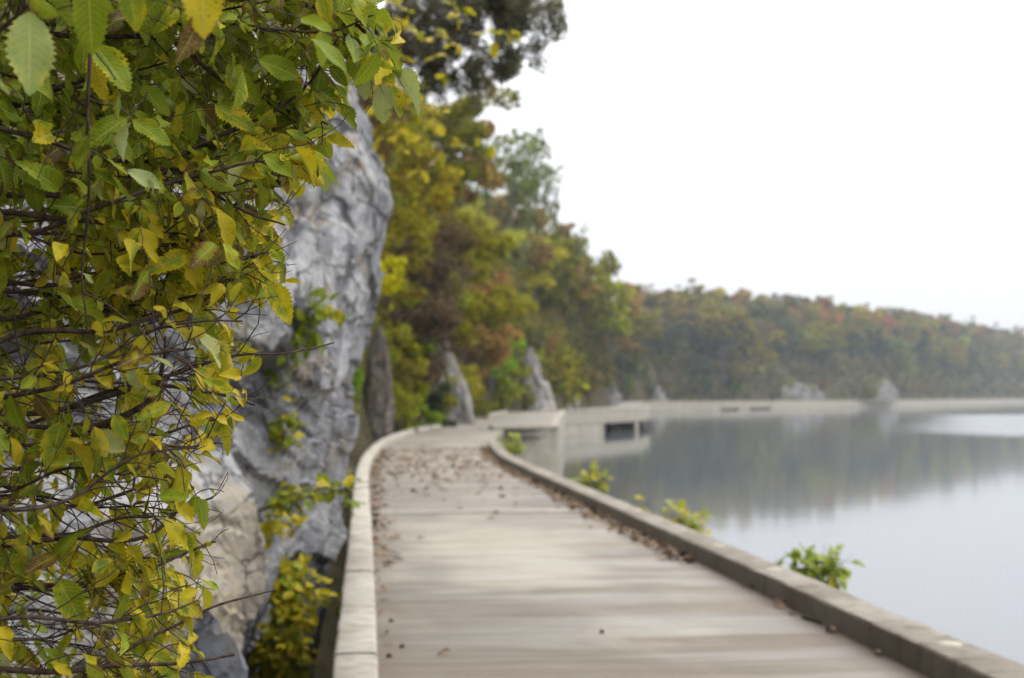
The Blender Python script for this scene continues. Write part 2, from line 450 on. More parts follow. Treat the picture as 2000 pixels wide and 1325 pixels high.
ys = np.concatenate([np.arange(15.6, 60, .7), np.arange(60, 200, 2.0), np.arange(200, 450, 4.0), np.arange(450, 1060, 8.0)])
us = np.concatenate([np.arange(-11, -2, 1.5), np.arange(-2, 6, .5), np.arange(6, 30, 2.0), [32, 36, 44, 60, 90, 150, 260]])
TX = shore(ys)[:, None] - us[None]; TY = np.broadcast_to(ys[:, None], TX.shape)
TZ = ground_z(TX, TY)
link("hills", mesh_np("hills", np.stack([TX, TY, TZ], -1), grid_quads(len(ys), len(us))), M_HILL)
tag(bpy.data.objects["hills"], "steep wooded river bluff running along the water", "hillside", kind="structure")

wv = np.array([[-40, -60, -2.5], [850, -60, -2.5], [850, 1080, -2.5], [-40, 1080, -2.5]])
tag(link("water", mesh_np("water", wv, [[0, 1, 2, 3]]), M_WATER), "calm grey river water mirroring the bluff and sky", "water", kind="structure")

yb_ = np.concatenate([np.arange(-160, -20, 8.0), np.arange(-20, 16.5, 1.5)]); ub_ = np.array([0, 1.2, 2.5, 4, 7, 11, 17, 26, 45, 90, 200])
BX2 = np.broadcast_to(-4.9 - ub_[None], (len(yb_), len(ub_))); BY2 = np.broadcast_to(yb_[:, None], BX2.shape)
BZ2 = np.interp(ub_, [0, 1.2, 2.5, 7, 17, 45, 200], [-3, 7.5, 10, 16, 23, 28, 29])[None] + np.array([frac((x * .1, y * .1, 7), 1, 2, 4) for x, y in zip(BX2.ravel(), BY2.ravel())]).reshape(BX2.shape) * 1.5
tag(link("hills", mesh_np("hills", np.stack([BX2, BY2, BZ2], -1), grid_quads(len(yb_), len(ub_))), M_HILL), "steep bluff slope above the near cliff", "hillside", kind="structure")

# bank under the deck and in the gap beside the near cliff
bx = np.linspace(-3.6, 3.9, 26); by = np.linspace(-6, 44, 90)
BX, BY = np.meshgrid(bx, by)
BZ = np.interp(BX, [-3.6, -2, -.8, 1, 3.5, 3.9], [-.5, -1.1, -1.9, -2.2, -2.75, -2.9])
BZ = BZ + np.array([frac((x * .9, y * .9, 1)) for x, y in zip(BX.ravel(), BY.ravel())]).reshape(BX.shape) * .15
tag(link("ground", mesh_np("ground", np.stack([BX, BY, BZ], -1), grid_quads(len(by), len(bx))), M_BANK),
    "dark damp soil of the bank in the gap under the walkway", "ground", kind="structure")

# ------------------------------------------------------------------ near cliff
ref = smooth_line([(-3.0, -4), (-2.75, 1), (-2.45, 4), (-2.0, 6.3), (-1.45, 8), (-.98, 10), (-.5, 12), (-.15, 13.7), (-.12, 14.3), (-.55, 15.1), (-1.5, 15.9), (-3.0, 16.6), (-5.2, 17.2)], 420)
seg = np.concatenate([[0], np.cumsum(np.hypot(*np.diff(ref, axis=0).T))])
S = np.concatenate([np.linspace(0, seg[-1] * .3, 60)[:-1], np.linspace(seg[-1] * .3, seg[-1] * .86, 380)[:-1], np.linspace(seg[-1] * .86, seg[-1], 60)])
rx, ry = np.interp(S, seg, ref[:, 0]), np.interp(S, seg, ref[:, 1])
zz = np.concatenate([np.linspace(-2.7, 5.6, 260)[:-1], np.linspace(5.6, 9, 40)])
pz = [-2.7, -.9, -.36, -.02, .32, .75, 1.09, 1.52, 1.96, 2.34, 2.83, 3.16, 3.45, 3.8, 4.13, 4.47, 4.76, 6, 8, 9]
po = [-.50, -.36, -.24, -.19, -.11, -.06, 0, .04, .105, .15, .25, .30, .347, .28, .22, .07, 0, -.5, -1.5, -2.6]
prof = np.interp(zz, pz, po)
CX = np.empty((len(S), len(zz), 3))
for i in range(len(S)):
    tx, ty = (rx[min(i+1, len(S)-1)] - rx[max(i-1, 0)]), (ry[min(i+1, len(S)-1)] - ry[max(i-1, 0)])
    l = math.hypot(tx, ty); nx, ny = ty / l, -tx / l
    y0 = ry[i]
    near_edge = math.exp(-((y0 - 14) / 1.6) ** 2)
    for j, z in enumerate(zz):
        p = (rx[i] * 1.0, y0 * .55, z)
        d = prof[j]
        n1 = frac((p[0] * .6 + 5, p[1] * .8, p[2] * .6), 1, 2, 3)
        pv_ = Vector((p[0] * .9, p[1] * 1.1, p[2] * .9)); wob = noise.noise_vector(pv_ * 3.1) * .10
        fac = 0
        for sc_f, a_f, b_f in ((.80, .22, .16), (2.1, .03, .035), (5.2, .008, .014)):
            pp = (pv_ + wob) * sc_f; loc = noise.voronoi(pp)[1][0]; hv_ = noise.cell_vector(loc * 13.7)
            fac += (hv_[0] - .5) * a_f + (pp - loc).dot(hv_ - Vector((.5, .5, .5))) * b_f
        n2 = frac((p[0] * 2.6, p[1] * 3.2, p[2] * 2.6 + 9), .8, 2.2, 5)
        amp = 1 - .62 * near_edge
        q = z * 2.1 + y0 * .16 + n1 * .9; lay = noise.cell(Vector((1.5, 2.5, q))); lay2 = noise.cell(Vector((8.5, 2.5, q * 2.7 + 3 * n1)))
        d += (.07 * (lay - .5) + .035 * (lay2 - .5)) * (1 - .3 * near_edge)
        d += amp * .20 * n1 + (.35 + .65 * amp) * fac + (.5 + .5 * amp) * .03 * n2
        # the stepped slab low down: proud of the wall, broken off sharply at its far end
        if z < 1.3:
            e = 10.15 + .12 * n2 + .10 * z
            k = min(max((y0 - 6.5) / 2.5, 0), 1) * (1 if y0 < e else max(0, 1 - (y0 - e) / .12))
            d += .30 * k * min(max((1.3 - z) / .35, 0), 1)
        CX[i, j] = (rx[i] + nx * d, y0 + ny * d, z)
cliff = link("cliff", mesh_np("cliff", CX, grid_quads(len(S), len(zz))[:, ::-1], smooth=False), M_ROCK)
tag(cliff, "pale grey limestone cliff face leaning out beside the walkway", "cliff", kind="structure")
def cliff_x(Y, z):
    """surface of the cliff facing the path at (Y, z)"""
    i = int(np.argmin(abs(ry[:430] - Y) + (rx[:430] < -4) * 9)); j = int(np.argmin(abs(zz - z)))
    return CX[i, j]

# ------------------------------------------------------------------ rocks
def rock_mesh(name, w, d, h, seed, lean=0.0, taper=.6):
    nu, nv = 64, 56
    V = np.empty((nv, nu, 3))
    for j in range(nv):
        v = j / (nv - 1)
        prof_ = (1 - taper * v) * math.sqrt(max(0, 1 - v ** 9)) * (1 if j < nv - 1 else 0.02)
        for i in range(nu):
            a = 2 * math.pi * i / nu
            sx_, sy_ = math.cos(a), math.sin(a)
            k = (abs(sx_) ** 3 + abs(sy_) ** 3) ** (-1 / 3)
            p = Vector((sx_ * 1.3 + seed * 7.1, sy_ * 1.3, v * h / w * 1.2))
            n1 = noise.fractal(p, .9, 2.1, 5); c_ = noise.cell(p * 1.7)
            f_ = 0
            for q, am in ((1.1, .34), (2.6, .15)):
                loc = noise.voronoi(p * q)[1][0]; hv_ = noise.cell_vector(loc * 9.3); f_ += am * ((hv_[0] - .5) + 1.3 * (p * q - loc).dot(hv_ - Vector((.5, .5, .5))))
            r = prof_ * k * (1 + .12 * n1 + f_)
            V[j, i] = (sx_ * r * w / 2 + lean * v * h, sy_ * r * d / 2, v * h * (1 + .5 * noise.noise(Vector((sx_ * 1.6 + seed * 3.3, sy_, 2.0)))) + .12 * w * n1 * (1 - v))
    i = np.arange(nv - 1)[:, None] * nu; jj = np.arange(nu)[None]; k = (jj + 1) % nu
    Q = np.stack([i + jj, i + k, i + nu + k, i + nu + jj], -1).reshape(-1, 4)
    return mesh_np(name, V, Q, smooth=False)
def rock(name, label, loc, w, d, h, seed, mat, lean=0., taper=.6, rz=0., cat="rock"):
    o = link(name, rock_mesh(name, w, d, h, seed, lean, taper), mat, loc=loc)
    o.rotation_euler.z = rz
    return tag(o, label, cat)

b0 = at(455, 1330, 7.4)
import bmesh
bm_ = bmesh.new()
for p in [(-.62, -.35, 0), (.50, -.42, 0), (.60, .40, 0), (-.55, .45, 0), (-.10, .02, 2.16), (.06, -.10, 2.02), (.30, -.30, 1.25), (.40, .22, 1.15), (-.52, -.20, 1.45), (-.40, .35, 1.5), (.12, -.40, 1.05)]: bm_.verts.new(p)
bmesh.ops.convex_hull(bm_, input=bm_.verts)
bmesh.ops.triangulate(bm_, faces=bm_.faces[:])
bmesh.ops.subdivide_edges(bm_, edges=bm_.edges[:], cuts=11, use_grid_fill=True)
for v in bm_.verts:
    q = v.co.copy(); n1 = noise.fractal(q * 3.1, .9, 2.1, 5); c_ = noise.cell_vector(noise.voronoi(q * 4.2)[1][0] * 5.3)
    v.co += q.normalized() * (n1 * .035) + (c_ - Vector((.5, .5, .5))) * .045
me_ = bpy.data.meshes.new("boulder"); bm_.to_mesh(me_); bm_.free()
tag(link("boulder", me_, M_ROCK_DARK, loc=(b0[0] - .06, 7.4, -1.6)), "dark slate-blue angular block jutting from the cliff foot behind the shrub", "boulder")
def outcrop(px, py0, py1, Y, wpx, label, seed, mat=M_ROCK_FAR, lean=0., taper=.6, deep=1.0):
    top, bot = at(px, py0, Y), at(px, py1, Y)
    w = wpx * Y / F; h = top[2] - bot[2] + .8
    rock("rock_outcrop", label, (bot[0], Y, bot[2] - .8), w, w * deep, h, seed, mat, lean, taper)
outcrop(735, 690, 845, 57, 62, "brown-grey rock pillar just beyond the pale cliff edge", 1, M_ROCK_BROWN, .02, .35)
outcrop(662, 800, 885, 30, 44, "low dark rock in the shadow at the cliff corner by the left kerb", 8, M_ROCK_BROWN, .05, .3)
outcrop(899, 690, 838, 84, 104, "tall pale leaning rock slab right above the bend of the walkway", 2, M_ROCK_FAR, -.20, .72, .6)
outcrop(922, 772, 825, 106, 40, "dark tilted rock slab at the foot of the tall pale leaning slab", 9, M_ROCK_BROWN, -.45, .6)
outcrop(1048, 712, 808, 160, 84, "pale pointed rock rising behind the first bridge wall", 3, M_ROCK_FAR, -.14, .72)
outcrop(1112, 832, 868, 166, 60, "brown rubble heap at the water behind the pale wall end", 21, M_ROCK_BROWN, 0, .6, 1.0)
outcrop(1204, 827, 858, 181, 96, "brown rubble heap under the dark bridge opening", 22, M_ROCK_BROWN, 0, .4, .6)
outcrop(1100, 732, 806, 190, 56, "narrow grey rock rib beside the dark ivy mound", 4, M_ROCK_FAR, -.05, .5)
outcrop(1178, 728, 792, 340, 76, "broad grey rock under the round dark cedar", 5, M_ROCK_FAR, -.05, .5)
outcrop(1258, 748, 792, 430, 90, "pale rock patch above the start of the far causeway", 6, M_ROCK_HAZE, 0, .35, .35)
outcrop(1545, 752, 788, 508, 92, "broken grey rock face midway along the far bluff", 7, M_ROCK_HAZE, -.1, .3, .35)
outcrop(1592, 754, 790, 519, 40, "pale rock rib on the right of the broken far rock face", 14, M_ROCK_HAZE, -.2, .3, .35)
outcrop(1722, 752, 790, 568, 74, "tallest whitish rock face on the far bluff above the causeway", 11, M_ROCK_HAZE, .02, .2, .3)

# ------------------------------------------------------------------ walkway
ST = [((.07, -4), (3.19, -4)), ((.07, 30), (3.19, 34)), ((.35, 43), (3.77, 45)), ((2.3, 67), (6.7, 72)), ((2.6, 68), (9.3, 72.3)), ((6.5, 95), (13, 100)),
      ((14, 147), (20, 150)), ((19, 158), (32.5, 176)), ((28, 189), (37.5, 195)), ((36, 216), (41.3, 216)), ((42.3, 250), (47, 250)), ((51.5, 300), (56, 300)), ((69, 408), (76, 410)), ((92, 436), (104, 430)),
      ((146, 505), (156, 500)), ((180, 536), (190, 530)), ((318, 745), (328, 740)), ((426, 905), (436, 900))]
Lp, Rp = np.array([s[0] for s in ST], float), np.array([s[1] for s in ST], float)
def slab(name, L, Rr, z, th, label):
    """a deck slab between two edge lines"""
    L, Rr = np.asarray(L, float), np.asarray(Rr, float); n = len(L); V = []
    for a, b in zip(L, Rr):
        for t in np.linspace(0, 1, 9):
            p = a + (b - a) * t
            V.append((*p, z))
    V = np.array(V); Q = list(grid_quads(n, 9)[:, ::-1])
    B = V.copy(); B[:, 2] -= th; o = len(V)
    Q += [[q[3] + o, q[2] + o, q[1] + o, q[0] + o] for q in grid_quads(n, 9)[:, ::-1]]
    for i in range(n - 1):
        a, b = i * 9, (i + 1) * 9
        Q.append([a, b, b + o, a + o]); Q.append([a + 8, a + 8 + o, b + 8 + o, b + 8])
    e = (n - 1) * 9
    for k in range(8):
        Q.append([k, k + o, k + 1 + o, k + 1]); Q.append([e + k, e + k + 1, e + k + 1 + o, e + k + o])
    return tag(link(name, mesh_np(name, np.concatenate([V, B]), Q, smooth=False), M_DECK), label, "walkway", kind="structure")
def edge_at(P, Y): return np.array([np.interp(Y, P[:4, 1], P[:4, 0]), Y])
def strip(y0, y1, n=12):
    yy = np.linspace(y0, y1, n)
    return [edge_at(Lp, y) for y in yy], [edge_at(Rp, y) for y in yy]
slab("path", *strip(-4, 20.4), 0, .35, "near span of the worn concrete walkway with pale transverse streaks")
slab("path", *strip(20.52, 44.2), 0.004, .35, "second span of the walkway strewn with brown leaves")
j_ = MB(); 
for y0, y1, z in ((20.4, 20.52, .018), ):
    L, Rr = strip(y0 - .06, y1 + .06, 2)
    V = [(*L[0], z), (*Rr[0], z), (*Rr[1], z), (*L[1], z)]; V += [(p[0], p[1], z - .03) for p in V]
    j_.add(V, [[0, 1, 2, 3], [0, 4, 5, 1], [1, 5, 6, 2], [2, 6, 7, 3], [3, 7, 4, 0]])
tag(j_.build("path_joint", M_KERB, smooth=False), "pale raised joint strip across the walkway", "joint", kind="structure")
yy = np.array([44.3, 50, 58, 67]); Lq = [edge_at(Lp, y) for y in yy]
Rq = [edge_at(Rp, y * (72 / 67.0) if y > 45 else 45) for y in yy]
slab("path", np.vstack([Lq, Lp[4:7]]), np.vstack([Rq, Rp[4:7]]), 0.008, .35, "walkway beyond the bend curving round the bluff foot")
slab("path", Lp[6:13], Rp[6:13], 0.012, .35, "walkway on the bridge span over the water")
slab("path", Lp[12:], Rp[12:], 0.016, .35, "distant causeway walkway under the far bluff")

def sweep_kerb(mb, line, side, w, z0, z1, seed=0, rough=.006):
    """a kerb with rounded top edges along line; side -1 = extends to the left of travel"""
    P = np.asarray(line, float); n = len(P)
    tg = unit(np.gradient(P, axis=0)); nr = np.stack([tg[:, 1], -tg[:, 0]], -1) * side
    b = min(.022, w * .2)
    sec = [(0, z0), (0, z1 - b), (b * .35, z1 - b * .35), (b, z1), (w * .5, z1 + .002), (w - b, z1), (w - b * .35, z1 - b * .35), (w, z1 - b), (w, z0)]
    V = np.empty((n, len(sec), 3))
    for i in range(n):
        for k, (o, z) in enumerate(sec):
            q = noise.fractal(Vector((P[i, 0] * 3 + seed, P[i, 1] * 3, k * .9)), 1, 2, 3) * rough
            V[i, k] = (*(P[i] + nr[i] * (o + (q if 0 < k < 8 else 0))), z + (q if 0 < k < 8 else 0))
    m = len(sec); Q = grid_quads(n, m)
    if side < 0: Q = Q[:, ::-1]
    caps_T = []
    for base in (0, (n - 1) * m):
        for k in range(1, m - 1): caps_T.append([base, base + k, base + k + 1])
    mb.add(V.reshape(-1, 3), Q[:, ::-1], caps_T)
def dense(P, step):
    P = np.asarray(P, float); s = np.concatenate([[0], np.cumsum(np.hypot(*np.diff(P, axis=0).T))])
    t = np.linspace(0, s[-1], max(2, int(s[-1] / step) + 1))
    return np.stack([np.interp(t, s, P[:, 0]), np.interp(t, s, P[:, 1])], -1)
# left kerb: blocks with open joints
lk = thing("concrete_kerb", "pale low concrete kerb on the cliff side of the walkway", "kerb", (0, 0, 0))
Lsm = dense(smooth_line([(.07, -3.5), (.07, 15), (.07, 30), (.32, 41), (.9, 52), (2.15, 65.5)], 60), .25)
joints = [-3.5, 2.5, 4.4, 6.4, 7.35, 8.36, 9.3, 10.26, 12.27, 14.3, 16.4, 18.6, 20.45, 23, 26, 29, 32, 36, 40, 44, 50, 58, 65.4]
for a, b in zip(joints[:-1], joints[1:]):
    yy = np.arange(a + .006, b - .006, .2); yy = np.append(yy, b - .006)
    mb = MB(); sweep_kerb(mb, np.stack([np.interp(yy, Lsm[:, 1], Lsm[:, 0]), yy], -1), -1, .24, -.38, .17 + rng.uniform(-.004, .004), a)
    mb.build("kerb_block", M_KERB, lk)
lk2 = thing("concrete_kerb", "far inner kerb following the bluff foot past the bend", "kerb")
mb = MB(); sweep_kerb(mb, dense(smooth_line([(2.3, 66.2), (3.6, 75), (6.3, 95), (14, 147)], 40), 1.5), -1, .3, -.3, .17)
mb.build("kerb_block", M_KERB, lk2)
# right kerb
rk = thing("concrete_kerb", "weathered brown kerb on the water side with pale round mortar spots", "kerb")
Rsm = dense(smooth_line([(3.19, -3.5), (3.19, 15), (3.19, 33), (3.42, 40), (3.80, 46.5)], 60), .25)
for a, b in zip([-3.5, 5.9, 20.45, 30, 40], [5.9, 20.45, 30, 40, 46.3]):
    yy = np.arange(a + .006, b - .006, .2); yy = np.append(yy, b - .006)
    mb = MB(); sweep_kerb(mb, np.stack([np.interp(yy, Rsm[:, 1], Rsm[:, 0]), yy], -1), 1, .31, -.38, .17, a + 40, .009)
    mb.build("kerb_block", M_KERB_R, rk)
for y in (8.33, 12.05, 14.0, 18.3, 22.2, 27):
    mb = MB(); cx = np.interp(y, Rsm[:, 1], Rsm[:, 0]) + .165
    ring = [(0, .0055)] ; V = [(cx, y, .1775)]
    for q in range(14):
        a = q / 14 * 2 * math.pi; rr = .066 * (1 + rng.uniform(-.13, .13))
        V.append((cx + rr * math.cos(a), y + 1.25 * rr * math.sin(a), .176))
    for q in range(14): V.append((cx + 1.12 * (V[q + 1][0] - cx), y + 1.12 * (V[q + 1][1] - y), .166))
    T = [[0, 1 + q, 1 + (q + 1) % 14] for q in range(14)]
    Q = [[1 + q, 15 + q, 15 + (q + 1) % 14, 1 + (q + 1) % 14] for q in range(14)]
    mb.add(V, Q, T); mb.build("mortar_spot", M_PATCH, rk)

def wall(label, P, z0, z1, th=.4, kerb=True, parts=None, mat=M_WALL):
    """a concrete side wall along P (its water side), with a coping lip; parts = (frac0, frac1) piers down to the water"""
    w = thing("bridge_wall", label, "wall")
    Pd = dense(P, 1.0); tg = unit(np.gradient(Pd, axis=0)); Pd = Pd + np.stack([tg[:, 1], -tg[:, 0]], -1) * .07
    mb = MB(); sweep_kerb(mb, Pd, -1, th, z0, z1 - .16, 3, .01); mb.build("wall_face", mat, w)
    tg = unit(np.gradient(Pd, axis=0)); nr = np.stack([tg[:, 1], -tg[:, 0]], -1)
    mb = MB(); sweep_kerb(mb, Pd + nr * .05, -1, th + .1, z1 - .158, z1, 5, .01); mb.build("coping", mat, w)
    for a, b in parts or ():
        s = np.asarray(P[0], float) + (np.asarray(P[-1], float) - np.asarray(P[0], float)) * np.linspace(a, b, 4)[:, None]
        d = unit(np.array(P[-1], float) - np.array(P[0], float)); s = s + np.array([d[1], -d[0]]) * .03
        mb = MB(); sweep_kerb(mb, s, -1, 3.0, -4, z0 - .003, 7, .01); mb.build("pier", mat, w)
    return w
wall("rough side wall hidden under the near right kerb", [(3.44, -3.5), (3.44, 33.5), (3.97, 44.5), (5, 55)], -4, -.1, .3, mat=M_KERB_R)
wall("pale wall end facing the viewer just past the near right kerb", [(6.0, 71.15), (9.36, 72.22)], -4, .17)
wall("long side wall running away behind the pale wall end", [(9.32, 72.8), (13, 100), (20, 149.5)], -4, .17)
wall("pale bridge wall with a dark low opening above the water", [(20, 150), (32.5, 176)], -1.42, .17, .5, parts=[(0.002, .50), (.955, .998)])
wall("side wall of the walkway hidden behind the bridge corner", [(32.6, 176.6), (37.5, 195), (41.4, 216), (47.1, 250), (56.1, 300), (76, 408)], -1.4, .17, .5)
wall("first solid pale wall of the far causeway", [(76, 410), (104, 430)], -4, .17, .6)
fc = [((104.2, 430.2), (128, 462), -2.05, [(.35, .55)]), ((128.2, 462.2), (156, 499.6), -4, None), ((156.3, 500.2), (172, 514), -4, None), ((172.3, 514.2), (200, 545), -4, None),
      ((200.3, 545.5), (250, 621), -4, None), ((250.4, 621.6), (328, 740), -4, None), ((328.4, 740.6), (436, 900), -4, None)]
for (a, b, z0, pr), lb in zip(fc, ["low causeway wall with a dark gap, next after the first solid far wall", "plain low causeway wall below the broken rock face",
        "short low causeway wall before the bright solid wall", "bright solid causeway wall below the tallest white rock face", "thin causeway wall to the right of the bright solid wall",
        "hazy thin causeway wall near the right picture edge", "farthest hazy end of the causeway wall"]):
    wall(lb, [a, b], z0, .17, .6, parts=pr)

# ------------------------------------------------------------------ leaves
def leaf_template(seed, nu=24, W=.31, curl=.15, fold=.25, wav=.03, teeth=True, bite=0.):
    r = np.random.default_rng(seed)
    u = np.concatenate([[-.13, -.02], np.linspace(0.005, 1, nu)])
    uu = np.clip(u, 0, 1)
    hw = uu ** .62 * (1 - uu) ** .78; hw = hw / hw.max() * W
    hw = np.maximum(hw, .009); hw[-1] = .003
    vs = np.array([-1, -.55, 0, .55, 1.0])
    tooth = np.where(np.arange(len(u)) % 2 == 0, 1.0, .80 if teeth else 1.0)
    P = np.zeros((len(u), 5, 3)); A = np.ones((len(u), 5, 4))
    p1, p2 = r.uniform(0, 6.28, 2)
    for k, v in enumerate(vs):
        e = np.where(abs(v) == 1, tooth, 1.0)
        if bite and abs(v) == 1 and (v > 0) == (seed % 2 == 0):
            c_ = r.uniform(.35, .8); e = e * (1 - bite * np.exp(-((uu - c_) / .09) ** 2))
        x = v * hw * e * (1 + .06 * np.sin(7 * uu + p1 + v))
        y = u + abs(v) * np.where(abs(v) == 1, np.where(np.arange(len(u)) % 2 == 0, .05, .025), .02) * (uu > .01) * (1 - uu)
        z = fold * abs(v) * hw - curl * uu ** 2 + wav * np.sin(5.5 * uu + p2 + 2 * v) * abs(v) * np.sin(np.pi * uu)
        z = z + .010 * np.cos(2 * np.pi * (uu * 10 - abs(v) * 2.3)) * (abs(v) == .55) * (hw > .1)
        P[:, k] = np.stack([x, y, z], -1)
        A[:, k, 0] = uu; A[:, k, 1] = v * .5 + .5
    return P.reshape(-1, 3), A.reshape(-1, 4), grid_quads(len(u), 5)
TPL = [leaf_template(s, W=w, curl=c, fold=f, wav=v, bite=b) for s, w, c, f, v, b in
       [(1, .27, .12, .30, .05, 0), (2, .30, .28, .42, .07, 0), (3, .25, .08, .25, .07, .45), (4, .30, -.12, .35, .08, 0),
        (5, .27, .42, .6, .10, .3), (6, .21, .35, 1.15, .12, 0), (7, .32, .22, .18, .10, .6), (8, .26, .55, .5, .12, .35)]]
TPL_LO = [leaf_template(s, nu=6, W=w, curl=c, fold=f, teeth=False) for s, w, c, f in [(11, .30, .15, .3), (12, .34, .35, .2), (13, .28, -.1, .4)]]

def leaves_mesh(name, P, AX, NR, L, tint, kinds, tpl):
    """P position, AX leaf axis, NR facing, L length, tint rgba, kinds index into tpl"""
    AX = unit(AX); X = unit(np.cross(AX, NR)); N = np.cross(X, AX)
    V, Q, A, B, n = [], [], [], [], 0
    for k in range(len(tpl)):
        s = np.where(kinds == k)[0]
        if not len(s): continue
        tv, ta, tq = tpl[k]; m = len(tv)
        M = np.stack([X[s], AX[s], N[s]], -1)                       # columns
        v = np.einsum('nij,mj->nmi', M, tv) * L[s][:, None, None] + P[s][:, None]
        V.append(v.reshape(-1, 3)); A.append(np.tile(ta, (len(s), 1))); B.append(np.repeat(tint[s], m, 0))
        Q.append((tq[None] + (np.arange(len(s)) * m)[:, None, None]).reshape(-1, 4) + n); n += len(s) * m
    return mesh_np(name, np.concatenate(V), np.concatenate(Q), attrs={"lf": np.concatenate(A), "tint": np.concatenate(B)})

# ------------------------------------------------------------------ the foreground shrub
BYS = [-100, 0, 60, 130, 200, 235, 270, 330, 400, 480, 560, 630, 700, 760, 850, 940, 1000, 1060, 1120, 1200, 1260, 1330, 1420]
BXS = [740, 760, 765, 790, 800, 660, 640, 640, 545, 560, 560, 500, 505, 520, 440, 425, 430, 425, 410, 400, 370, 400, 400]
def bound(y): return np.interp(y, BYS, BXS)
root = np.array([-1.75, 3.3, -1.15])
shrub = thing("shrub", "large shrub of green and yellow serrated leaves on dark twigs filling the left side", "shrub", tuple(root))
def shrub_part(name, me, mat, parent):
    o = link(name, me, mat, parent)
    return o
mains = [  # (px, py, Y) lines and base radius (m)
    ([(-110, 690, 2.9), (0, 663, 2.9), (160, 640, 2.9), (300, 612, 2.95), (420, 575, 3.0), (480, 535, 3.05)], .0085),
    ([(-110, 850, 3.0), (150, 832, 3.0), (300, 845, 3.0), (450, 820, 3.05)], .008),
    ([(-110, 825, 3.1), (100, 808, 3.1), (300, 762, 3.1), (430, 775, 3.15), (505, 788, 3.2)], .009),
    ([(120, 845, 3.0), (250, 800, 2.9), (300, 755, 2.88), (318, 700, 2.85), (322, 660, 2.85)], .0075),
    ([(-110, 1090, 2.85), (70, 1065, 2.85), (150, 1055, 2.85), (280, 1038, 2.9), (350, 990, 2.95), (420, 975, 3.0)], .008),
    ([(-110, 935, 3.2), (100, 985, 3.2), (250, 960, 3.2), (345, 935, 3.25)], .007),
    ([(-110, 1325, 2.7), (150, 1312, 2.7), (300, 1300, 2.75), (450, 1275, 2.8)], .009),
    ([(-60, 1400, 3.0), (150, 1330, 3.0), (300, 1240, 3.05), (400, 1185, 3.1), (540, 1152, 3.15)], .007),
    ([(150, 790, 3.2), (300, 745, 3.2), (460, 705, 3.25), (560, 692, 3.3), (655, 664, 3.35)], .006),
    ([(172, -120, 2.45), (178, 150, 2.45), (182, 300, 2.5), (172, 500, 2.55), (165, 640, 2.6)], .004),
    ([(-110, 30, 2.95), (120, 60, 2.95), (330, 80, 3.0), (430, 150, 3.0), (540, 205, 3.05), (640, 250, 3.1)], .008),
    ([(-110, -110, 3.0), (250, -60, 3.0), (520, -20, 3.0), (660, 20, 3.0), (720, 70, 3.0), (790, 120, 3.0)], .009),
    ([(300, 330, 3.0), (480, 240, 3.0), (590, 180, 3.0), (650, 90, 3.0), (690, 0, 3.0), (720, -80, 3.0)], .005),
    ([(-110, 230, 3.2), (60, 200, 3.2), (200, 140, 3.2), (330, 60, 3.2), (450, -40, 3.2)], .012),
    ([(-110, 400, 3.1), (60, 385, 3.1), (170, 392, 3.1), (300, 350, 3.1), (450, 300, 3.1), (600, 250, 3.1)], .010),
    ([(-110, 440, 2.9), (150, 430, 2.9), (330, 470, 2.95), (480, 395, 3.0), (560, 350, 3.0)], .008),
    ([(-110, 260, 2.8), (60, 270, 2.8), (200, 310, 2.85), (350, 330, 2.9), (480, 420, 2.95), (550, 440, 3.0)], .007),
    ([(-110, 540, 3.15), (120, 560, 3.15), (300, 500, 3.2), (420, 520, 3.2), (540, 500, 3.25)], .008),
    ([(-110, 770, 2.7), (60, 740, 2.7), (200, 700, 2.75), (330, 640, 2.8), (460, 640, 2.85)], .006),
    ([(-110, 1180, 3.1), (100, 1150, 3.1), (230, 1130, 3.1), (330, 1090, 3.15), (430, 1060, 3.2)], .008),
    ([(-110, 1230, 2.65), (60, 1200, 2.65), (200, 1210, 2.7), (320, 1190, 2.75), (385, 1165, 2.8)], .006),
    ([(-110, 1000, 2.6), (40, 1000, 2.6), (160, 960, 2.65), (260, 900, 2.7), (380, 880, 2.75)], .006),
    ([(-110, 120, 2.2), (0, 60, 2.15), (60, 20, 2.1), (110, -60, 2.1)], .006),
    ([(-110, -60, 2.3), (60, -60, 2.2), (200, -70, 2.15), (330, -80, 2.15), (450, -60, 2.2)], .006),
]
for k in range(76):
    y0 = -120 + (k % 30) * 50 + rng.uniform(-25, 25); d0 = rng.uniform(2.75, 3.75) if k < 30 else rng.uniform(3.5, 4.5)
    y1 = y0 + rng.uniform(-170, 110); x1 = bound(y1) - (rng.uniform(15, 190) if k < 58 else rng.uniform(180, 420)); d1 = d0 + rng.uniform(-.35, .3)
    pts = [(-110 + (x1 + 110) * t, y0 + (y1 - y0) * t + rng.uniform(-28, 28), d0 + (d1 - d0) * t) for t in (0, .3, .6, .85, 1)]
    mains.append((pts, rng.uniform(.004, .0075)))
cam_dir = lambda P: unit(EYE - P)
n_leaf = 0
trunk_mb = MB()
trunk_pts = smooth_line([(0, 0, 0), (.05, -.05, .7), (.16, -.1, 1.5), (.22, -.15, 2.3), (.35, -.3, 3.3)], 24)
trunk_mb.add(*tube(trunk_pts, np.linspace(.045, .018, 24), 8))
for q in range(4):
    a = rng.uniform(0, 6.28)
    p = smooth_line([trunk_pts[2 + q], trunk_pts[2 + q] + [.25 * math.cos(a), .25 * math.sin(a), .6], trunk_pts[2 + q] + [.45 * math.cos(a), .45 * math.sin(a), 1.4 + .4 * q]], 14)
    trunk_mb.add(*tube(p, np.linspace(.028, .012, 14), 7))
trunk_mb.build("stem", M_BARK, shrub)

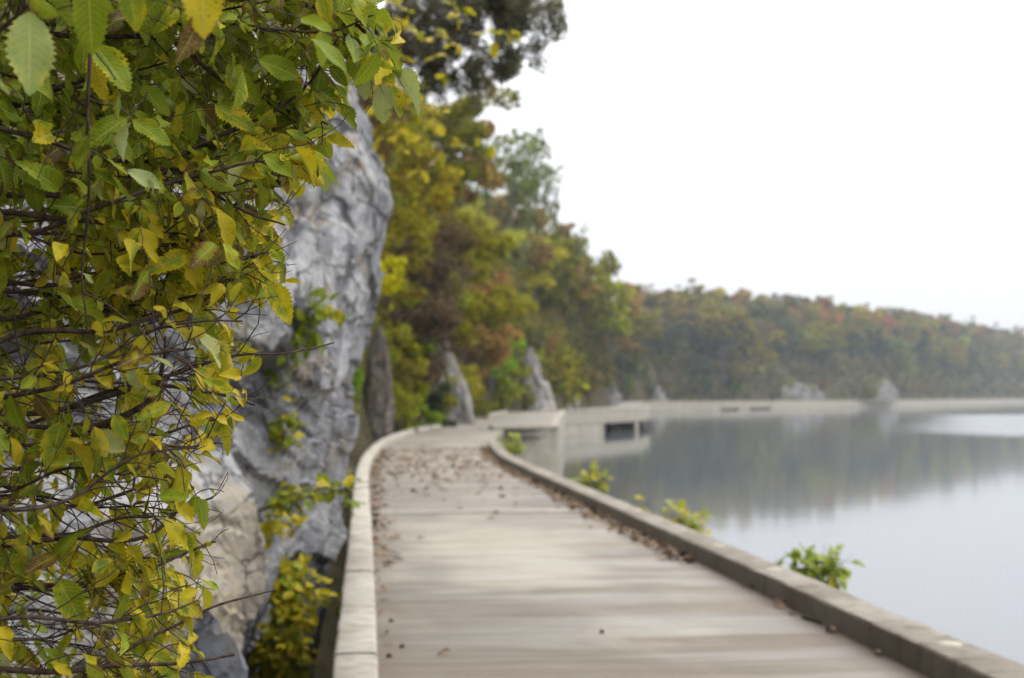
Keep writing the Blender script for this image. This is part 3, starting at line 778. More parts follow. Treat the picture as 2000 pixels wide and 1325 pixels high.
def curve_twig(p, d, L, n=7, droop=.25, jit=.19):
    pts = [p]; d = unit(d)
    for _ in range(n - 1):
        d = unit(d + rng.normal(0, jit, 3) + np.array([0, 0, -droop / n]))
        pts.append(pts[-1] + d * (L / (n - 1)))
    return np.array(pts)
for bi, (line, rad) in enumerate(mains):
    P = np.array([at(*q) for q in line])
    if bi not in (3, 9, 12):
        # run back to the shrub's own stems, out of the picture
        s0 = root + trunk_pts[int(np.clip((P[0, 2] + 1.15) / 3.3 * 20, 1, 23))]
        P = np.concatenate([[s0], [s0 * .35 + P[0] * .65 + [0, 0, .05]], P])
    n = max(14, int(np.linalg.norm(np.diff(P, axis=0), axis=1).sum() / .035))
    C = smooth_line(P, n)
    C = C + np.array([[noise.noise(Vector(c * 6 + k * 31.0 + bi * 7)) for k in range(3)] for c in C]) * .020
    ln = np.linalg.norm(np.diff(C, axis=0), axis=1).sum()
    mb = MB(); rads = np.linspace(rad, max(rad * .28, .0013), n)
    mb.add(*tube(C, rads, 7))
    LP, LA, LN, LL, LT, LK = [], [], [], [], [], []
    def leaf(pos, ax, L):
        x, y, w = px_of(pos + unit(ax) * L * .6)
        L = min(L, .088 if w > 2.6 else .07)
        if x > bound(y) + rng.normal(-8, 30) or w < 2.0 or (w < 2.5 and rng.random() < .75): return
        op = noise.noise(Vector((x * .0075, y * .0085, 4.0)))
        lim = np.interp(y, [0, 350, 650, 800, 1325], [.46, .34, .22, .12, .16])
        if op > lim and rng.random() < .8: return
        nr = unit(cam_dir(pos) * rng.uniform(-.25, .85) + np.array([rng.normal(.3, .6), rng.normal(0, .4), rng.uniform(0, .8)]))
        if abs(np.dot(unit(ax), nr)) > .9: return
        yl = np.interp(y, [0, 300, 480, 800, 1300], [.08, .28, .56, .48, .46]) + rng.normal(0, .24) + .12 * (x - bound(y) + 250) / 250
        br = .26 + rng.normal(0, .22) + (.45 if rng.random() < .10 else 0)
        LP.append(pos); LA.append(ax); LN.append(nr); LL.append(L)
        LT.append((np.clip(yl, 0, 1), np.clip(br, 0, 1), rng.random(), .9 if rng.random() < .06 else 0.0)); LK.append(rng.integers(0, len(TPL)))
    start = 0 if bi in (3, 9, 12) else n * .25
    k = start
    while k < n - 1:
        i = int(k); k += rng.uniform(.9, 2.3)
        x, y, w = px_of(C[i])
        if x < -120: continue
        tg = unit(C[min(i + 1, n - 1)] - C[max(i - 1, 0)])
        side = unit(np.cross(tg, rng.normal(0, 1, 3)))
        side[2] += .1; side[1] *= .8
        d = unit(tg * rng.uniform(.5, 1.1) + side * rng.uniform(.5, 1.1))
        Lt = rng.uniform(.05, .26) * (.75 if bi == 9 else 1)
        T = curve_twig(C[i], d, Lt, 8, rng.uniform(0, .5))
        tx, ty, _ = px_of(T[-1])
        if tx > bound(ty) + 25: continue
        mb.add(*tube(T, np.linspace(.0016, .0007, 8), 4))
        if rng.random() < .30:                        # a second order twig
            j = rng.integers(2, 6)
            T2 = curve_twig(T[j], unit(T[j] - T[j - 1]) + rng.normal(0, .6, 3), Lt * .6, 6, .3)
            if px_of(T2[-1])[0] < bound(px_of(T2[-1])[1]) + 20:
                mb.add(*tube(T2, np.linspace(.0013, .0006, 6), 4))
        dens = np.interp(ty, [0, 420, 700, 900, 1325], [.88, .80, .58, .46, .52])
        big = np.interp(ty, [0, 350, 700, 1325], [.058, .048, .043, .042])
        s = rng.random() < .5
        for j in range(1, 8):
            if rng.random() > dens: continue
            s = not s
            td = unit(T[j] - T[j - 1])
            sd = unit(np.cross(td, [0, .3, 1])) * (1 if s else -1)
            ax = unit(td * .6 + sd * .75 + np.array([0, rng.normal(0, .3), -rng.uniform(.1, 1.1)]))
            leaf(T[j], ax, big * np.exp(rng.normal(0, .42)) * (1.0 if j < 7 else 1.15))
    br = mb.build("branch", M_BARK if rng.random() < .93 else M_BARK_PALE, shrub)
    br.location = -root                                # built in world space
    if LP:
        n_leaf += len(LP)
        me = leaves_mesh("leaves", np.array(LP), np.array(LA), np.array(LN), np.array(LL), np.array(LT), np.array(LK), TPL)
        link("leaves", me, M_LEAF, br)
# a few leaves set by hand: the large soft ones close to the lens and the sprig that sticks out on the right
hand = [((58, 25, 2.05), (62, 175, 2.0), .30, .1), ((172, -30, 2.1), (180, 100, 2.1), .0, .0), ((250, -40, 2.15), (268, 60, 2.15), .35, .1), ((395, -55, 2.1), (402, 82, 2.1), .75, .3),
        ((768, 138, 3.0), (828, 208, 2.98), .0, .0), ((712, 108, 3.0), (712, 195, 3.0), .05, .0), ((750, 165, 3.0), (748, 240, 3.0), .1, .1), ((765, 165, 3.02), (785, 230, 3.02), .45, .1),
        ((505, 118, 2.85), (588, 148, 2.9), .15, .0), ((188, 88, 2.5), (250, 185, 2.5), .25, .1), ((180, 100, 2.5), (205, 195, 2.5), .7, .25), ((445, 125, 2.9), (500, 205, 2.9), .2, .3),
        ((245, 232, 2.75), (180, 275, 2.7), .15, .0), ((260, 235, 2.7), (330, 290, 2.7), .2, .1), ((292, 410, 2.9), (236, 425, 2.9), .85, .1), ((420, 205, 2.9), (495, 260, 2.9), .4, .2),
        ((620, 300, 3.0), (640, 375, 3.0), .2, .0), ((520, 555, 3.0), (575, 628, 3.0), .5, .25), ((110, 1130, 2.7), (165, 1220, 2.7), .3, .0), ((120, 825, 2.8), (95, 910, 2.75), .35, .1), ((60, 735, 2.8), (95, 800, 2.8), .3, .15),
        ((20, 855, 2.7), (45, 905, 2.7), .7, .1), ((350, 150, 2.9), (335, 195, 2.9), .35, .1), ((60, 330, 2.9), (75, 412, 2.9), .0, .0), ((35, 330, 2.9), (112, 375, 2.9), .05, .0), ((380, 200, 3.0), (372, 280, 3.0), .0, .0), ((690, 100, 3.0), (700, 165, 3.0), .3, .1)]
P0 = np.array([at(*h[0]) for h in hand]); P1 = np.array([at(*h[1]) for h in hand])
tint = np.array([(h[2], h[3], .6, 1.0 if i in (4, 5, 6) else (.5 if i in (0, 16) else 0)) for i, h in enumerate(hand)])
nr = np.array([unit(cam_dir(p) + np.array([rng.normal(.1, .25), 0, rng.uniform(.2, .6)])) for p in P0])
hk = np.array([0, 1, 0, 3, 5, 0, 6, 2] + [int(rng.integers(0, 5)) for _ in hand[8:]])
for q, (a, b) in enumerate(zip(P0, P1)):
    sp = MB(); sp.add(*tube(curve_twig(a, (a - b) * .6 + np.array([-.03, .05, .02]), .13, 6, -.2), np.linspace(.0012, .0018, 6), 4))
    sp_o = sp.build("branch", M_BARK, shrub); sp_o.location = -root
    link("leaves", leaves_mesh("leaves", P0[q:q+1], (P1 - P0)[q:q+1], nr[q:q+1], np.linalg.norm(b - a)[None], tint[q:q+1], hk[q:q+1], TPL), M_LEAF, sp_o)
print("shrub leaves", n_leaf)

# ------------------------------------------------------------------ small plants on the cliff and by the kerbs
def plant(label, base, stems, leafL, yellow, brown=.05, per=7, name="plant", cat="plant", spread=.05, rnd=None, stemr=.004, dark=.6):
    """stems: lists of world points; leaves alternate along the outer part of each stem"""
    t = thing(name, label, cat, tuple(base))
    st = MB(); LP, LA, LN, LL, LT = [], [], [], [], []
    for S_ in stems:
        C = smooth_line(S_, 16)
        st.add(*tube(C - base, np.linspace(stemr, stemr * .35, 16), 5))
        for q in range(per):
            i = int(rng.uniform(4, 15)); td = unit(C[min(i + 1, 15)] - C[i - 1])
            sd = unit(np.cross(td, rng.normal(0, 1, 3)))
            tip = C[i] + (td * .5 + sd) * spread * rng.uniform(.3, 1.2)
            st.add(*tube(np.array([C[i], (C[i] + tip) / 2 + [0, 0, .006], tip]) - base, [stemr * .35] * 3, 4))
            for _ in range(2):
                LP.append(tip - base); LA.append(unit(td * .4 + sd + np.array([rng.normal(0, .6), rng.normal(0, .6), -rng.uniform(0, .7)])))
                LN.append(unit(cam_dir(tip) * rng.uniform(0, .8) + np.array([rng.normal(.2, .4), 0, .9])))
                LL.append(leafL * np.exp(rng.normal(0, .25)))
                LT.append((np.clip(yellow + rng.normal(0, .22), 0, 1), np.clip(brown + rng.normal(0, .15), 0, 1), dark * rng.random() if dark < 1.25 else .7 + .6 * rng.random(), 0 if dark < 1.25 else .22))
    s_ = st.build("stem", M_BARK, t)
    link("leaves", leaves_mesh("leaves", np.array(LP), np.array(LA), np.array(LN), np.array(LL), np.array(LT), rng.integers(0, 3, len(LP)), TPL_LO), M_LEAF, t)
    return t
def on_cliff(px, py):
    """where the ray through a pixel meets the cliff"""
    best, bp = 9, None
    for Y in np.arange(5, 14.4, .1):
        p = at(px, py, Y); c = cliff_x(Y, p[2])
        if abs(c[0] - p[0]) < best: best, bp = abs(c[0] - p[0]), p
    return bp
def fan(base, tips): return [[base, (np.array(base) * .5 + np.array(tp) * .5) + np.array([0, 0, rng.uniform(0, .06)]), tp] for tp in tips]
def sprig(label, bpx, tips, out, leafL, yellow, **kw):
    b = on_cliff(*bpx); Y = b[1]
    return plant(label, b, fan(b, [at(x, y, Y - out * rng.uniform(.6, 1.2)) for x, y in tips]), leafL, yellow, **kw)
sprig("bright green plant growing from a crack in the cliff at mid height", (600, 640), [(612, 530), (625, 555), (590, 580), (640, 590), (665, 605), (605, 600), (570, 640), (618, 655), (560, 690), (600, 690), (540, 700)], .35, .085, -.05, per=5, spread=.06, dark=.15)
sprig("sparse green and yellow plant on the cliff below the green crack plant", (545, 900), [(560, 790), (585, 830), (590, 860), (540, 800), (515, 800), (520, 860), (500, 880), (560, 840), (470, 900)], .3, .08, .25, per=5, spread=.06, dark=.3)
sprig("long leafy twig reaching from the cliff out across the left kerb", (505, 1000), [(560, 955), (610, 955), (655, 950), (690, 950), (720, 942), (745, 948), (690, 975), (640, 955)], .45, .075, .22, per=5, spread=.035, dark=.4)
sprig("drooping rust and yellow sprig under the long twig on the cliff", (520, 1020), [(545, 1010), (560, 990), (575, 1035), (550, 1045), (540, 1065), (590, 1030)], .3, .075, .6, brown=.3, per=5, spread=.04)
sprig("small rust-brown leafed sprig on the lower cliff", (565, 1115), [(578, 1070), (590, 1085), (600, 1105), (630, 1102), (612, 1110)], .25, .07, .6, brown=.4, per=3, spread=.03)
sprig("yellow-green plant hanging down the cliff into the dark gap", (540, 1100), [(545, 1130), (560, 1160), (575, 1190), (600, 1200), (620, 1220), (560, 1220), (545, 1240), (590, 1250), (650, 1195), (690, 1192), (535, 1200), (560, 1180), (580, 1230), (535, 1150), (600, 1215), (570, 1260), (550, 1270)], .4, .085, .5, brown=.12, per=15, spread=.09, dark=1.2)
sprig("dense yellow clump low in the gap at the cliff foot", (530, 1250), [(525, 1290), (540, 1310), (560, 1280), (575, 1310), (545, 1265), (590, 1330), (520, 1340), (555, 1350), (600, 1300), (535, 1330), (515, 1310), (550, 1230), (530, 1270)], .45, .08, .5, brown=.1, per=15, spread=.09, dark=1.2)
sprig("tiny green tuft at the foot of the cliff corner beside the kerb", (672, 960), [(672, 1000), (690, 985), (682, 1020), (668, 985), (690, 935)], .1, .07, .1, per=4, spread=.05, dark=.3)
sprig("thin green trailing stems on the cliff above the shrub tip", (545, 720), [(540, 760), (552, 745), (535, 690), (560, 700)], .2, .075, .05, per=4, spread=.05, dark=.2)

rng = np.random.default_rng(31)
def kerb_plant(label, Y, root_px, tips, leafL, yellow, **kw):
    b = np.array([np.interp(Y, Rsm[:, 1], Rsm[:, 0]) + (.62 if Y < 48 else 1.3), Y, -2.45])
    base_top = at(*root_px, Y)
    stems = [[b, (b + base_top) / 2, base_top, at(x, y, Y + rng.uniform(-.12, .12))] for x, y in tips]
    return plant(label, b, stems, leafL, yellow, **kw)
def tips_of(cx, cy, rx_, ry_, n): 
    a = rng.uniform(0, 6.28, n); q = np.sqrt(rng.uniform(.15, 1, n))
    return [(cx + rx_ * c * s_, cy + ry_ * d * s_) for c, d, s_ in zip(np.cos(a), np.sin(a), q)]
kerb_plant("bright green sapling rising past the near right kerb against the water", 13.3, (1600, 1150), [(1512, 1090), (1530, 1075), (1550, 1070), (1570, 1085), (1590, 1062), (1610, 1060), (1640, 1062), (1665, 1085), (1650, 1095), (1620, 1100), (1590, 1110), (1570, 1105), (1600, 1125), (1635, 1115), (1545, 1100)], .105, .12, per=13, spread=.10, stemr=.005, dark=1.3)
kerb_plant("yellow-green sapling tops behind the right kerb", 21.0, (1335, 1040), [(1245, 975), (1260, 985), (1285, 990), (1300, 985), (1315, 1000), (1290, 1010), (1340, 1015), (1365, 1018), (1390, 1015), (1375, 1030), (1345, 1030), (1320, 1015)], .12, .5, per=13, spread=.13, stemr=.006, dark=1.3)
kerb_plant("two small yellow-green sprouts behind the right kerb", 27.0, (1160, 955), [(1130, 928), (1140, 935), (1148, 922), (1135, 945), (1185, 940), (1192, 945), (1178, 935)], .15, .4, per=13, spread=.13, stemr=.006, dark=1.3)
kerb_plant("small yellow-green bush by the end of the right kerb", 51.0, (1000, 880), tips_of(990, 855, 18, 15, 9) + tips_of(1012, 868, 12, 10, 4), .2, .25, per=9, spread=.2, stemr=.008, dark=1.3)

# ------------------------------------------------------------------ fallen leaves and twigs on the deck
def tint_rand(n, brown=.85):
    return np.stack([rng.uniform(.4, 1, n), np.clip(rng.normal(brown, .2, n), 0, 1), rng.random(n), np.zeros(n)], -1)
def flat_leaf(x, y, L, z=.02):
    a = rng.uniform(0, 6.28)
    return np.array([x, y, z]), np.array([math.cos(a), math.sin(a), rng.uniform(-.15, .25)]), unit(np.array([rng.normal(0, .35), rng.normal(0, .35), 1.]))
n = 2100
PY = np.concatenate([rng.normal(35, 5.5, 800), rng.uniform(14, 46, 1000), rng.uniform(14, 44, 300)])
rxx = np.interp(PY, Rsm[:, 1], Rsm[:, 0]); lxx = np.interp(PY, Lsm[:, 1], Lsm[:, 0])
f = np.concatenate([rng.uniform(.02, .98, 800), 1 - np.abs(rng.normal(0, .035, 1000)) - .012, np.abs(rng.normal(0, .03, 300)) + .015])
ok = (PY > 11) & (PY < 47) & (f > 0.01) & (f < .99)
pts = np.stack([lxx + (rxx - lxx) * f, PY, np.full(n, .022)], -1)[ok]; n = len(pts)
ang = rng.uniform(0, 6.28, n)
lit = leaves_mesh("leaf_litter", pts, np.stack([np.cos(ang), np.sin(ang), rng.uniform(-.1, .3, n)], -1), unit(np.stack([rng.normal(0, .4, n), rng.normal(0, .4, n), np.ones(n)], -1)), rng.uniform(.07, .13, n), tint_rand(n, .62), rng.integers(0, 3, n), TPL_LO)
tag(link("leaf_litter", lit, M_DRY), "brown leaf litter scattered over the walkway and along its kerbs", "leaf litter", kind="stuff")
ordw = ["nearest", "second", "third", "fourth", "fifth", "sixth", "seventh", "eighth", "ninth", "tenth", "eleventh", "twelfth", "thirteenth", "fourteenth", "fifteenth", "sixteenth", "seventeenth", "eighteenth"]
right_leaves = [(1733, 1293), (1660, 1247), (1640, 1240), (1583, 1205), (1575, 1190), (1562, 1196), (1553, 1186), (1480, 1155), (1462, 1158), (1376, 1100), (1350, 1085), (1335, 1080), (1320, 1075), (1300, 1065), (1265, 1053), (1240, 1040)]
left_leaves = [(745, 1256), (742, 1238), (740, 1198), (742, 1152), (745, 1132), (744, 1117), (752, 1072), (741, 1071)]
def fallen(px, py, label, L, grp):
    Y = 1.6 * F / (py - 774)
    p = at(px, py, Y); p[0] = np.clip(p[0], np.interp(Y, Lsm[:, 1], Lsm[:, 0]) + .05, np.interp(Y, Rsm[:, 1], Rsm[:, 0]) - .04)
    a = rng.uniform(0, 6.28)
    me = leaves_mesh("fallen_leaf", np.array([[0, 0, 0.]]), np.array([[math.cos(a), math.sin(a), .1]]), unit(np.array([[rng.normal(0, .4), rng.normal(0, .4), 1.]])), np.array([L]), tint_rand(1, .7), np.array([rng.integers(0, 7)]), TPL)
    tag(link("fallen_leaf", me, M_DRY, loc=(p[0], p[1], .022)), label, "fallen leaf", grp)
for i, (x, y) in enumerate(right_leaves):
    fallen(x, y, f"brown fallen leaf at the foot of the right kerb, {ordw[i]} from the near end", rng.uniform(.07, .12), "fallen leaves along the right kerb")
for i, (x, y) in enumerate(left_leaves):
    fallen(x, y, f"brown fallen leaf by the left kerb foot, {ordw[i]} from the near end", rng.uniform(.06, .10), "fallen leaves along the left kerb")
for (x, y), lb in zip([(880, 1276), (1186, 1042), (945, 951)], ["pale tan leaf lying alone near the deck's bottom middle", "small whitish leaf alone on the deck near the right kerb", "single tan leaf far out on the middle of the deck"]):
    fallen(x, y, lb, .085, None)
def stick(label, pxs, r):
    Ys = [1.6 * F / (y - 774) for _, y in pxs]
    P = np.array([at(x, y, Y) for (x, y), Y in zip(pxs, Ys)]); P[:, 2] = .018
    o = P[0].copy(); mb = MB(); mb.add(*tube(smooth_line(P - o, 10), np.linspace(r, r * .5, 10), 5))
    e = mb.build("fallen_twig", M_BARK); e.location = o; tag(e, label, "twig")
stick("thin dark twig with a brown leaf beside the left kerb", [(745, 1072), (765, 1078), (782, 1083)], .008)
stick("dark broken stick lying in the leaves against the right kerb", [(1568, 1216), (1600, 1226), (1645, 1238)], .016)
stick("short dark twig by the near left kerb", [(742, 1172), (760, 1172)], .006)
for i, (x, y) in enumerate([(785, 1260), (764, 1210), (760, 1278), (1176, 1238)]):
    Y = 1.6 * F / (y - 774); p = at(x, y, Y)
    me = rock_mesh("stone", .035, .035, .018, 20 + i, 0, .5)
    tag(link("stone", me, M_BARK, loc=(p[0], p[1], .002)), ["larger dark stone chip on the deck near the left kerb", "dark stone chip on the deck, farthest from the viewer by the left kerb", "smallest dark chip on the deck close to the left kerb foot", "lone dark chip on the right half of the deck"][i], "stone")

# ------------------------------------------------------------------ trees
def leaf_quads(C, s, r, drop=.2, flat=0.):
    """rhombic leaf faces at C with half length s"""
    n = len(C); a = unit(r.normal(0, 1, (n, 3)) + np.array([0, 0, -drop])); b = unit(np.cross(a, r.normal(0, 1, (n, 3)) + np.array([0, 0, flat])))
    s = np.asarray(s)[:, None]; c = np.cross(a, b)
    V = np.stack([C - a * s, C + b * s * .55 + c * s * .15, C + a * s, C - b * s * .55 + c * s * .15], 1)
    return V.reshape(-1, 3), np.arange(n * 4).reshape(-1, 4)
def make_tree(kind, seed, H, leaf_s, nl):
    """returns trunk mesh and crown mesh of a tree of height H"""
    r = np.random.default_rng(seed); tb = MB(); C = []
    if kind in ('broad', 'airy', 'tall'):
        wid = {'broad': .36, 'airy': .33, 'tall': .22}[kind]
        lean = r.normal(0, .05, 2) * H
        tr = smooth_line([(0, 0, -.4), (lean[0] * .2, lean[1] * .2, .3 * H), (lean[0] * .6, lean[1] * .6, .6 * H), (lean[0], lean[1], .92 * H)], 16)
        tb.add(*tube(tr, np.linspace(.018 * H, .003 * H, 16), 7))
        nlimb = 13 if kind != 'airy' else 16
        for q in range(nlimb):
            t = r.uniform(.22, .92); b = tr[int(t * 15)]; a = q * 2.4 + r.normal(0, .4)
            ln = wid * H * math.sqrt(max(.1, 1 - ((t - .5) / .55) ** 2)) * r.uniform(.7, 1.15)
            e = b + np.array([math.cos(a) * ln, math.sin(a) * ln, ln * r.uniform(.15, .75)])
            m = (b + e) / 2 + np.array([0, 0, -.04 * H])
            L = smooth_line([b, m, e], 8); tb.add(*tube(L, np.linspace(.007 * H, .0015 * H, 8), 5))
            for p in (L[4], L[6], L[7], L[7]):
                e2 = p + r.normal(0, .07 * H, 3); tb.add(*tube(np.array([p, (p + e2) / 2 + r.normal(0, .01 * H, 3), e2]), [.0022 * H, .0018 * H, .0008 * H], 4))
                C.append((e2, r.uniform(.05, .10) * H))
        C.append((tr[-1], .07 * H))
        if kind == 'airy': nl = int(nl * .55)
    elif kind == 'cedar':
        tr = smooth_line([(0, 0, -.4), (.02 * H, 0, .5 * H), (0, .02 * H, H)], 14); tb.add(*tube(tr, np.linspace(.016 * H, .002 * H, 14), 7))
        for q in range(34):
            t = r.uniform(.12, .98); b = tr[int(t * 13)]; a = r.uniform(0, 6.28); ln = (.22 * (1 - t) ** .7 + .05) * H * r.uniform(.7, 1.2)
            e = b + np.array([math.cos(a) * ln, math.sin(a) * ln, ln * .25]); tb.add(*tube(smooth_line([b, e], 3), np.linspace(.004 * H, .001 * H, 3), 4))
            C += [(b * .35 + e * .65, .05 * H), (e, .04 * H)]
    elif kind == 'bush':
        for q in range(11):
            a = r.uniform(0, 6.28); ln = r.uniform(.15, .5) * H; e = np.array([math.cos(a) * ln, math.sin(a) * ln, r.uniform(.35, 1) * H])
            tb.add(*tube(smooth_line([(0, 0, -.3), e * [.4, .4, .6], e], 7), np.linspace(.012 * H, .003 * H, 7), 4)); C += [(e, .14 * H), (e * [.7, .7, .6], .14 * H)]
    elif kind == 'ivy':      # a hanging sheet of creeper on a dead stem
        tr = smooth_line([(0, 0, -.4), (.04 * H, 0, .5 * H), (-.02 * H, 0, H)], 10); tb.add(*tube(tr, np.linspace(.02 * H, .006 * H, 10), 6))
        for q in range(26):
            t = q / 25; C.append((tr[int(t * 9)] + r.normal(0, 1, 3) * [.10 * H * (1.1 - .5 * t), .06 * H, .02 * H], .065 * H))
    w = np.array([c[1] for c in C]) ** 2; k = r.choice(len(C), nl, p=w / w.sum())
    ctr = np.array([c[0] for c in C])[k]; rad = np.array([c[1] for c in C])[k][:, None]
    d = unit(r.normal(0, 1, (nl, 3))) * r.uniform(.25, 1, (nl, 1)) ** .6 * rad * [1, 1, .75] * 1.15
    V, Q = leaf_quads(ctr + d, leaf_s * np.exp(r.normal(0, .25, nl)), r)
    return tb.mesh("trunk"), mesh_np("crown", V, Q, smooth=False)
PRO = {}
def protos(key, kind, H, leaf_s, nl, n, s0):
    PRO[key] = [(make_tree(kind, s0 + k, H, leaf_s, nl), H) for k in range(n)]
    for (tm, cm), _ in PRO[key]: tm.materials.append(M_TRUNK); cm.materials.append(M_FOL)
protos('near_airy', 'airy', 7, .075, 9000, 3, 100)
protos('near_broad', 'broad', 6, .08, 7500, 3, 110)
protos('near_bush', 'bush', 2.4, .07, 2600, 3, 120)
protos('near_ivy', 'ivy', 4, .08, 5200, 2, 130)
protos('mid_airy', 'airy', 9, .13, 9000, 3, 190)
protos('mid_broad', 'broad', 8, .14, 7000, 3, 195)
protos('cedar', 'cedar', 9, .16, 5200, 2, 140)
protos('far_broad', 'broad', 12, .30, 3800, 4, 150)
protos('far_tall', 'tall', 13, .30, 3200, 2, 160)
protos('far_airy', 'airy', 11, .26, 3400, 2, 170)
protos('far_bush', 'bush', 4, .22, 900, 2, 180)
COL = {  # the leaf colour of each kind of tree
    'olive green': (.165, .155, .018), 'yellow-green': (.27, .26, .014), 'golden yellow': (.42, .345, .014), 'rust-red': (.25, .105, .04),
    'russet brown': (.20, .14, .035), 'dark green': (.05, .068, .025), 'orange': (.24, .155, .04), 'grey-green': (.145, .15, .05), 'bright green': (.15, .22, .014), 'grey-brown': (.18, .135, .06)}
TREES = []   # dict per tree
def put_tree(key, X, Y, h, col, zone, label=None, z=None, name=None, squash=1.0):
    TREES.append(dict(key=key, X=X, Y=Y, h=h, col=col, zone=zone, label=label, z=z, name=name, squash=squash))
def hand_tree(px, py_top, py_bot, Y, key, col, label, name=None, squash=1.0):
    a, b = at(px, py_top, Y), at(px, py_bot, Y)
    put_tree(key, b[0], Y, a[2] - b[2], col, 'hand', label, b[2], name, squash)
hand_tree(757, 505, 600, 22, 'near_bush', 'golden yellow', "bright golden-yellow bush on the slope beside the cliff edge", "bush")
hand_tree(840, 150, 420, 78, 'mid_broad', 'olive green', "olive tree high on the slope left of the brown-leaved skyline tree", "tree", 1.2)
hand_tree(900, 410, 690, 99, 'mid_broad', 'yellow-green', "bright yellow-green leafy sapling in front of the brown bluff trees", "sapling")
hand_tree(822, 600, 838, 72, 'near_ivy', 'bright green', "tall green creeper-covered stem left of the pale leaning slab", "creeper")
hand_tree(850, 620, 835, 78, 'near_ivy', 'dark green', "dark green creeper column touching the pale leaning slab", "creeper", .8)
hand_tree(776, 750, 845, 63, 'near_bush', 'yellow-green', "low yellow-green bush at the bluff foot before the bend", "bush")
hand_tree(795, 640, 842, 67, 'near_ivy', 'yellow-green', "yellow-green creeper hanging beside the rock pillar", "creeper")
hand_tree(955, 620, 770, 130, 'near_bush', 'bright green', "rounded bright green bush between the two pale rock slabs", "bush")
hand_tree(975, 690, 815, 148, 'far_bush', 'yellow-green', "yellow-green bush low between the two pale rock slabs", "bush")
hand_tree(868, 740, 832, 88, 'near_bush', 'yellow-green', "small yellow-green bush growing over the leaning slab's foot", "bush")
hand_tree(930, 765, 828, 104, 'near_bush', 'olive green', "olive bush at the right foot of the tall pale leaning slab", "bush")
hand_tree(1012, 720, 812, 158, 'far_bush', 'olive green', "olive bush left of the pale pointed rock", "bush")
hand_tree(1695, 735, 792, 555, 'far_bush', 'olive green', "hazy olive bush left of the tallest whitish rock face", "bush")
hand_tree(1752, 730, 788, 582, 'far_bush', 'grey-green', "hazy grey-green bush right of the tallest whitish rock face", "bush")
hand_tree(1510, 745, 788, 497, 'far_bush', 'grey-green', "hazy grey-green bush left of the broken far rock face", "bush")
hand_tree(1570, 752, 788, 518, 'far_bush', 'yellow-green', "hazy yellow-green bush in front of the broken far rock face", "bush")
hand_tree(1185, 588, 740, 330, 'cedar', 'dark green', "round dark cedar standing out above the bridge wall's right end", "cedar_tree", 1.6)
hand_tree(1135, 690, 800, 236, 'near_ivy', 'dark green', "dark ivy mound leaning over the bridge wall", "creeper", 1.3)
hand_tree(1120, 560, 760, 216, 'far_tall', 'dark green', "tall dark tree clothed in ivy above the dark ivy mound", "tree", .45)
hand_tree(1208, 712, 788, 418, 'far_bush', 'bright green', "bright green bush right of the broad grey rock", "bush")
hand_tree(1068, 650, 808, 172, 'far_bush', 'yellow-green', "yellow-green bush leaning over the bridge wall's left end", "bush")
hand_tree(1122, 455, 690, 238, 'far_broad', 'olive green', "tall olive tree on the skyline where the near bluff falls to the right", "tree", .9)
hand_tree(1160, 508, 700, 268, 'far_broad', 'yellow-green', "yellow-green tree on the falling skyline right of the tall olive one", "tree", .9)
hand_tree(1192, 545, 705, 300, 'far_broad', 'orange', "orange-brown tree low on the falling skyline above the dark cedar", "tree", .9)
hand_tree(1226, 578, 715, 345, 'far_broad', 'olive green', "olive tree at the dip between the near and far bluffs", "tree", 1.0)
hand_tree(1090, 385, 640, 215, 'far_airy', 'grey-green', "open grey-green tree at the edge of the near bluff crest", "tree", .6)
hand_tree(1347, 772, 795, 442, 'far_bush', 'olive green', "small bush overhanging the first solid far causeway wall", "bush")
hand_tree(1535, 776, 797, 489, 'far_bush', 'yellow-green', "small bush hanging over the far causeway wall below the broken rock face", "bush")
hand_tree(1640, 777, 796, 518, 'far_bush', 'olive green', "small bush on the causeway wall left of the tallest whitish rock face", "bush")
hand_tree(1800, 778, 794, 590, 'far_bush', 'olive green', "small bush on the causeway wall right of the tallest whitish rock face", "bush")
hand_tree(1410, 598, 783, 468, 'far_broad', 'olive green', "largest rounded olive-green tree above the far causeway", "tree", 1.2)
hand_tree(1428, 722, 785, 471, 'far_bush', 'bright green', "bright green bush under the large rounded olive-green tree", "bush", .9)
hand_tree(1365, 690, 785, 454, 'far_tall', 'dark green', "narrow dark tree left of the large rounded olive-green tree", "tree", .9)
hand_tree(1330, 570, 700, 520, 'far_broad', 'dark green', "dark green tree on the left end of the far bluff crest", "tree", 1.4)
hand_tree(1035, 285, 470, 190, 'far_airy', 'grey-green', "wispy grey-green tree against the sky on the near bluff crest", "tree", .6)
hand_tree(995, 255, 520, 170, 'far_airy', 'grey-green', "pale grey-green tree on the near bluff skyline", "tree", .75)
hand_tree(880, 190, 480, 112, 'far_broad', 'russet brown', "brown-leaved tree on the near bluff skyline left of the pale one", "tree", .8)

r3 = np.random.default_rng(5)
SHADE_TREES = [(-3.9, 3.5, 8.2, 7.0), (-4.3, 7.5, 8.4, 8.0), (-3.6, 11.0, 8.0, 6.5), (-4.6, 0.0, 8.4, 8.5), (-4.0, -4.0, 8.0, 7.5)]  # out-of-view trees added above the cliff to shade the shrub and rock

